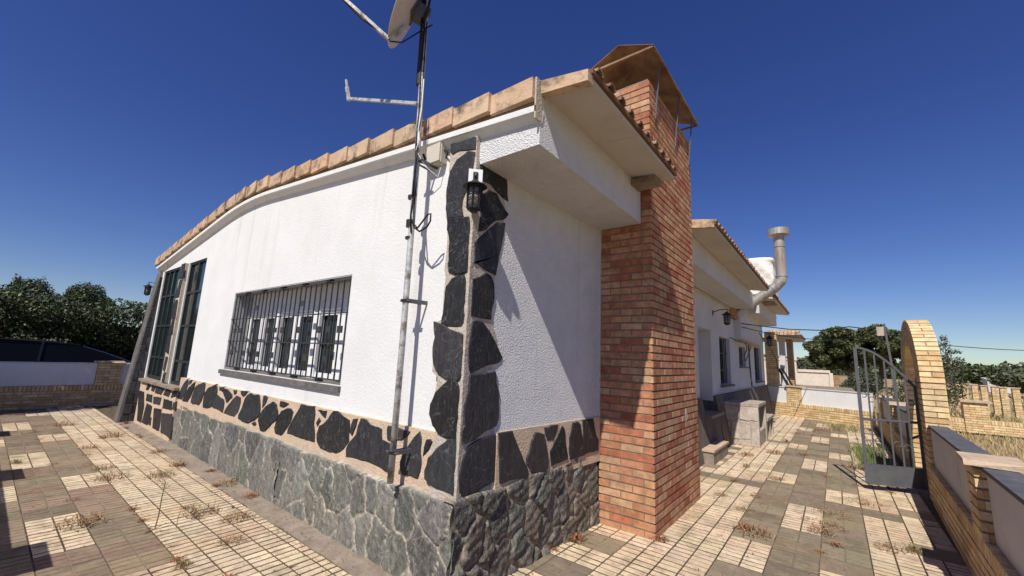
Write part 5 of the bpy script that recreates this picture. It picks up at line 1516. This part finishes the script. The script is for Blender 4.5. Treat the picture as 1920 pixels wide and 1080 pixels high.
# wooded rise on the horizon: a far off wood that reads as one mass
rr = random.Random(61)
cl = []
for k in range(150):
    x = rr.uniform(-60, 170); y = rr.uniform(170, 230)
    cl.append((x, y, rr.uniform(.5, 4.2) + .012 * max(0, x - 10), 6, 6, 2.2))
o = leaf_cloud('far_wood', 30000, clump_sampler(cl, .3), .75, OLV + HED, rr); tag(o, None, None, None, 'stuff')
tree('shrub', 'olive green bush behind the white end wall below the pine', (1.0, 26, 0), (.6, .05), [(0, 0, 1.0, .6, .6, .7), (-.4, 0, .8, .5, .5, .5), (.4, .2, 1.1, .4, .4, .5)], 5000, .04, OLV, 71, cat='shrub')
tree('shrub', 'dark round bush group at the foot of the pine, left of the gate', (-3.4, 70, 0), (.9, .08), [(0, 0, 1.8, 2.0, 1.5, 1.5), (-2.4, 0, 2.2, 1.6, 1.2, 1.2), (2.2, 0, 1.5, 2.0, 1.2, .8)], 4500, .14, OLV, 72, cat='shrub')
tree('shrub', 'low scrubby bush beyond the far parapet seen through the gate bars', (2.4, 24, 0), (.5, .05), [(0, 0, .8, .7, .8, .6), (.6, 1, .9, .6, .6, .7), (1.3, 2, 1.1, .7, .8, .8)], 5000, .045, OLV, 73, cat='shrub')

# cream wall, brown wall and low terrace beyond the end of the drive
def far_things():
    b = MB()
    t = thing('garden_wall', 'cream stucco garden wall with a taller left end beyond the drive', 'wall', (-1.5, 24, 0))
    b.box(-6.0, -1.45, 24, 24.25, 0, 2.02); b.box(-1.449, -.25, 24.02, 24.23, 0, 1.50); b.build('wall_body', M_CREAM, t)
    c = MB(); c.box(-6.0, -1.42, 23.96, 24.29, 2.021, 2.12); c.box(-1.419, -.20, 23.97, 24.27, 1.501, 1.62); c.build('coping', M_CREAM, t)
    p = MB(); p.box(-.24, -.10, 23.96, 24.28, 0, 1.50); p.build('end_pier', M_CREAM, t)
    b = MB(); b.box(-2.4, .55, 18.6, 23.9, 0, .86); tb = thing('raised_terrace', 'low raised slab terrace just behind the white end wall', 'terrace', (-1, 21, 0))
    b.build('terrace_body', M_CREAM, tb)
    c = MB()
    for i in range(5):
        for j in range(5):
            x = -2.4 + i * .59; y = 18.6 + j * 1.06; c.box(x, x + .57, y, y + 1.04, .861, .90 + .003 * ((i + j) % 2))
    c.build('slabs', M_CONC, tb)
    b = MB(); m = MB(); rr = random.Random(3)
    brick_box(-.28, .16, 28, 28.3, 0, 1.38, .075, .06, .24, [(.40, .24, .13), (.45, .28, .15)], b, m, 'SE', rr=rr)
    w = thing('brick_pier', 'squat brown brick pier right of the cream garden wall', 'pier', (0, 28, 0)); m.build('pier_core', M_YMORTAR, w); b.build('brickwork', M_YBRICK, w)
    # low yellow brick wall on the dry lot with its square pier
    lw = thing('brick_wall', 'low yellow brick wall with a square capped pier across the dry grass', 'wall', (3, 18.2, 0))
    b = MB(); m = MB()
    brick_box(1.6, 8.5, 18.2, 18.42, 0, .26, .068, .055, .235, YEL, b, m, 'SEW', rr=rr)
    x = 1.6
    while x < 8.5:
        if not (2.88 < x < 3.44): b.box(x, x + .056, 18.2, 18.42, .262, .375, jit(rr.choice(YEL), .1, rr))
        x += .066
    m.box(1.61, 8.49, 18.21, 18.41, .26, .365)
    brick_box(2.92, 3.42, 18.15, 18.50, 0, .86, .068, .055, .235, YEL, b, m, 'SEW', rr=rr)
    m.build('joint_mortar', M_YMORTAR, lw); b.build('brickwork', M_YBRICK, lw)
    c = MB(); c.box(2.86, 3.48, 18.09, 18.56, .861, .92); c.build('capstone', M_CAPSTONE, lw)
    # pillars
    proto = None
    gl = 'paired brick pillars standing in a row on the dry slope'
    L0 = Vector((0, 0, 0))
    pp = thing('brick_pillar', 'pair of slim brick posts joined by a thin slab, one of a row on the dry slope', 'pillar', (0, 0, 0), gl)
    for dx in (-.17, .17):
        b = MB(); m = MB()
        brick_box(dx - .10, dx + .10, -.10, .10, 0, 1.24, .075, .06, .20, YEL, b, m, 'SW', rr=rr)
        o = b.build('post', M_YBRICK, pp); o['_o'] = (0, 0, 0)
        m.build('post_core', M_YMORTAR, o)
    c = MB(); c.box(-.30, .30, -.13, .13, 1.243, 1.29); c.build('cap_slab', M_CAPSTONE, pp)
    P = [(5.75, 27.0), (5.62, 29.3), (5.50, 32.2), (5.38, 35.2), (5.25, 38.4), (5.12, 41.8)]
    pp.location = (P[0][0], P[0][1], -.05)
    for (x, y) in P[1:]:
        copy_tree(pp, (x, y, -.05))
far_things()

# distant white shed among the trees
b = MB(); t = thing('shed', 'tiny white shed among the trees right of the arch', 'shed', (14.2, 70, 0))
b.box(13.4, 15.2, 70, 72, 0, 1.35); b.build('wall', M_WHITE_SMOOTH, t)
b = MB(); b.hexa([(13.3, 69.9, 1.351), (15.3, 69.9, 1.351), (15.3, 72.1, 1.351), (13.3, 72.1, 1.351), (13.3, 69.9, 1.45), (15.3, 69.9, 1.45), (15.3, 72.1, 1.6), (13.3, 72.1, 1.6)]); b.build('shed_roof', M_WHITE_SMOOTH, t)

# dry grass on the lot to the right
def grass(name, n, area, hmin, hmax, pal, seed, w=.006, avoid=None):
    rr = random.Random(seed); b = MB()
    for i in range(n):
        x, y = area(rr)
        h = rr.uniform(hmin, hmax); d = rr.uniform(0, 6.28); l = h * rr.uniform(.2, .9); ww = w * (1 + y * .04)
        dx, dy = math.cos(d), math.sin(d)
        c = jit(rr.choice(pal), .2, rr)
        b.add([(x - dy * ww, y + dx * ww, -.06), (x + dy * ww, y - dx * ww, -.06), (x + dx * l, y + dy * l, -.06 + h)], [(0, 1, 2)], c)
    o = b.build(name, M_DRY); tag(o, None, None, None, 'stuff')
STRAW = [(.46, .34, .17), (.38, .28, .13), (.52, .40, .22), (.30, .24, .11), (.24, .23, .09)]
grass('dry_grass', 26000, lambda r: ((lambda y: (r.uniform(1.15, 1.6 + y * .42), y))(3 + 24 * r.random() ** .7)), .06, .20, STRAW, 1)
grass('dry_grass', 9000, lambda r: ((lambda y: (r.uniform(1.8, 2 + y * .5), y))(24 + 40 * r.random())), .08, .26, STRAW + GRN, 2, .012)
grass('green_weeds', 1800, lambda r: (r.gauss(.42, .13), r.uniform(9.2, 11.8)), .10, .24, [(.10, .16, .03), (.15, .20, .05), (.2, .2, .08)], 3, .006)
grass('dry_weeds', 1200, lambda r: (r.gauss(.15, .28), r.gauss(15.3, .5)), .05, .22, GRN + STRAW, 4, .006)
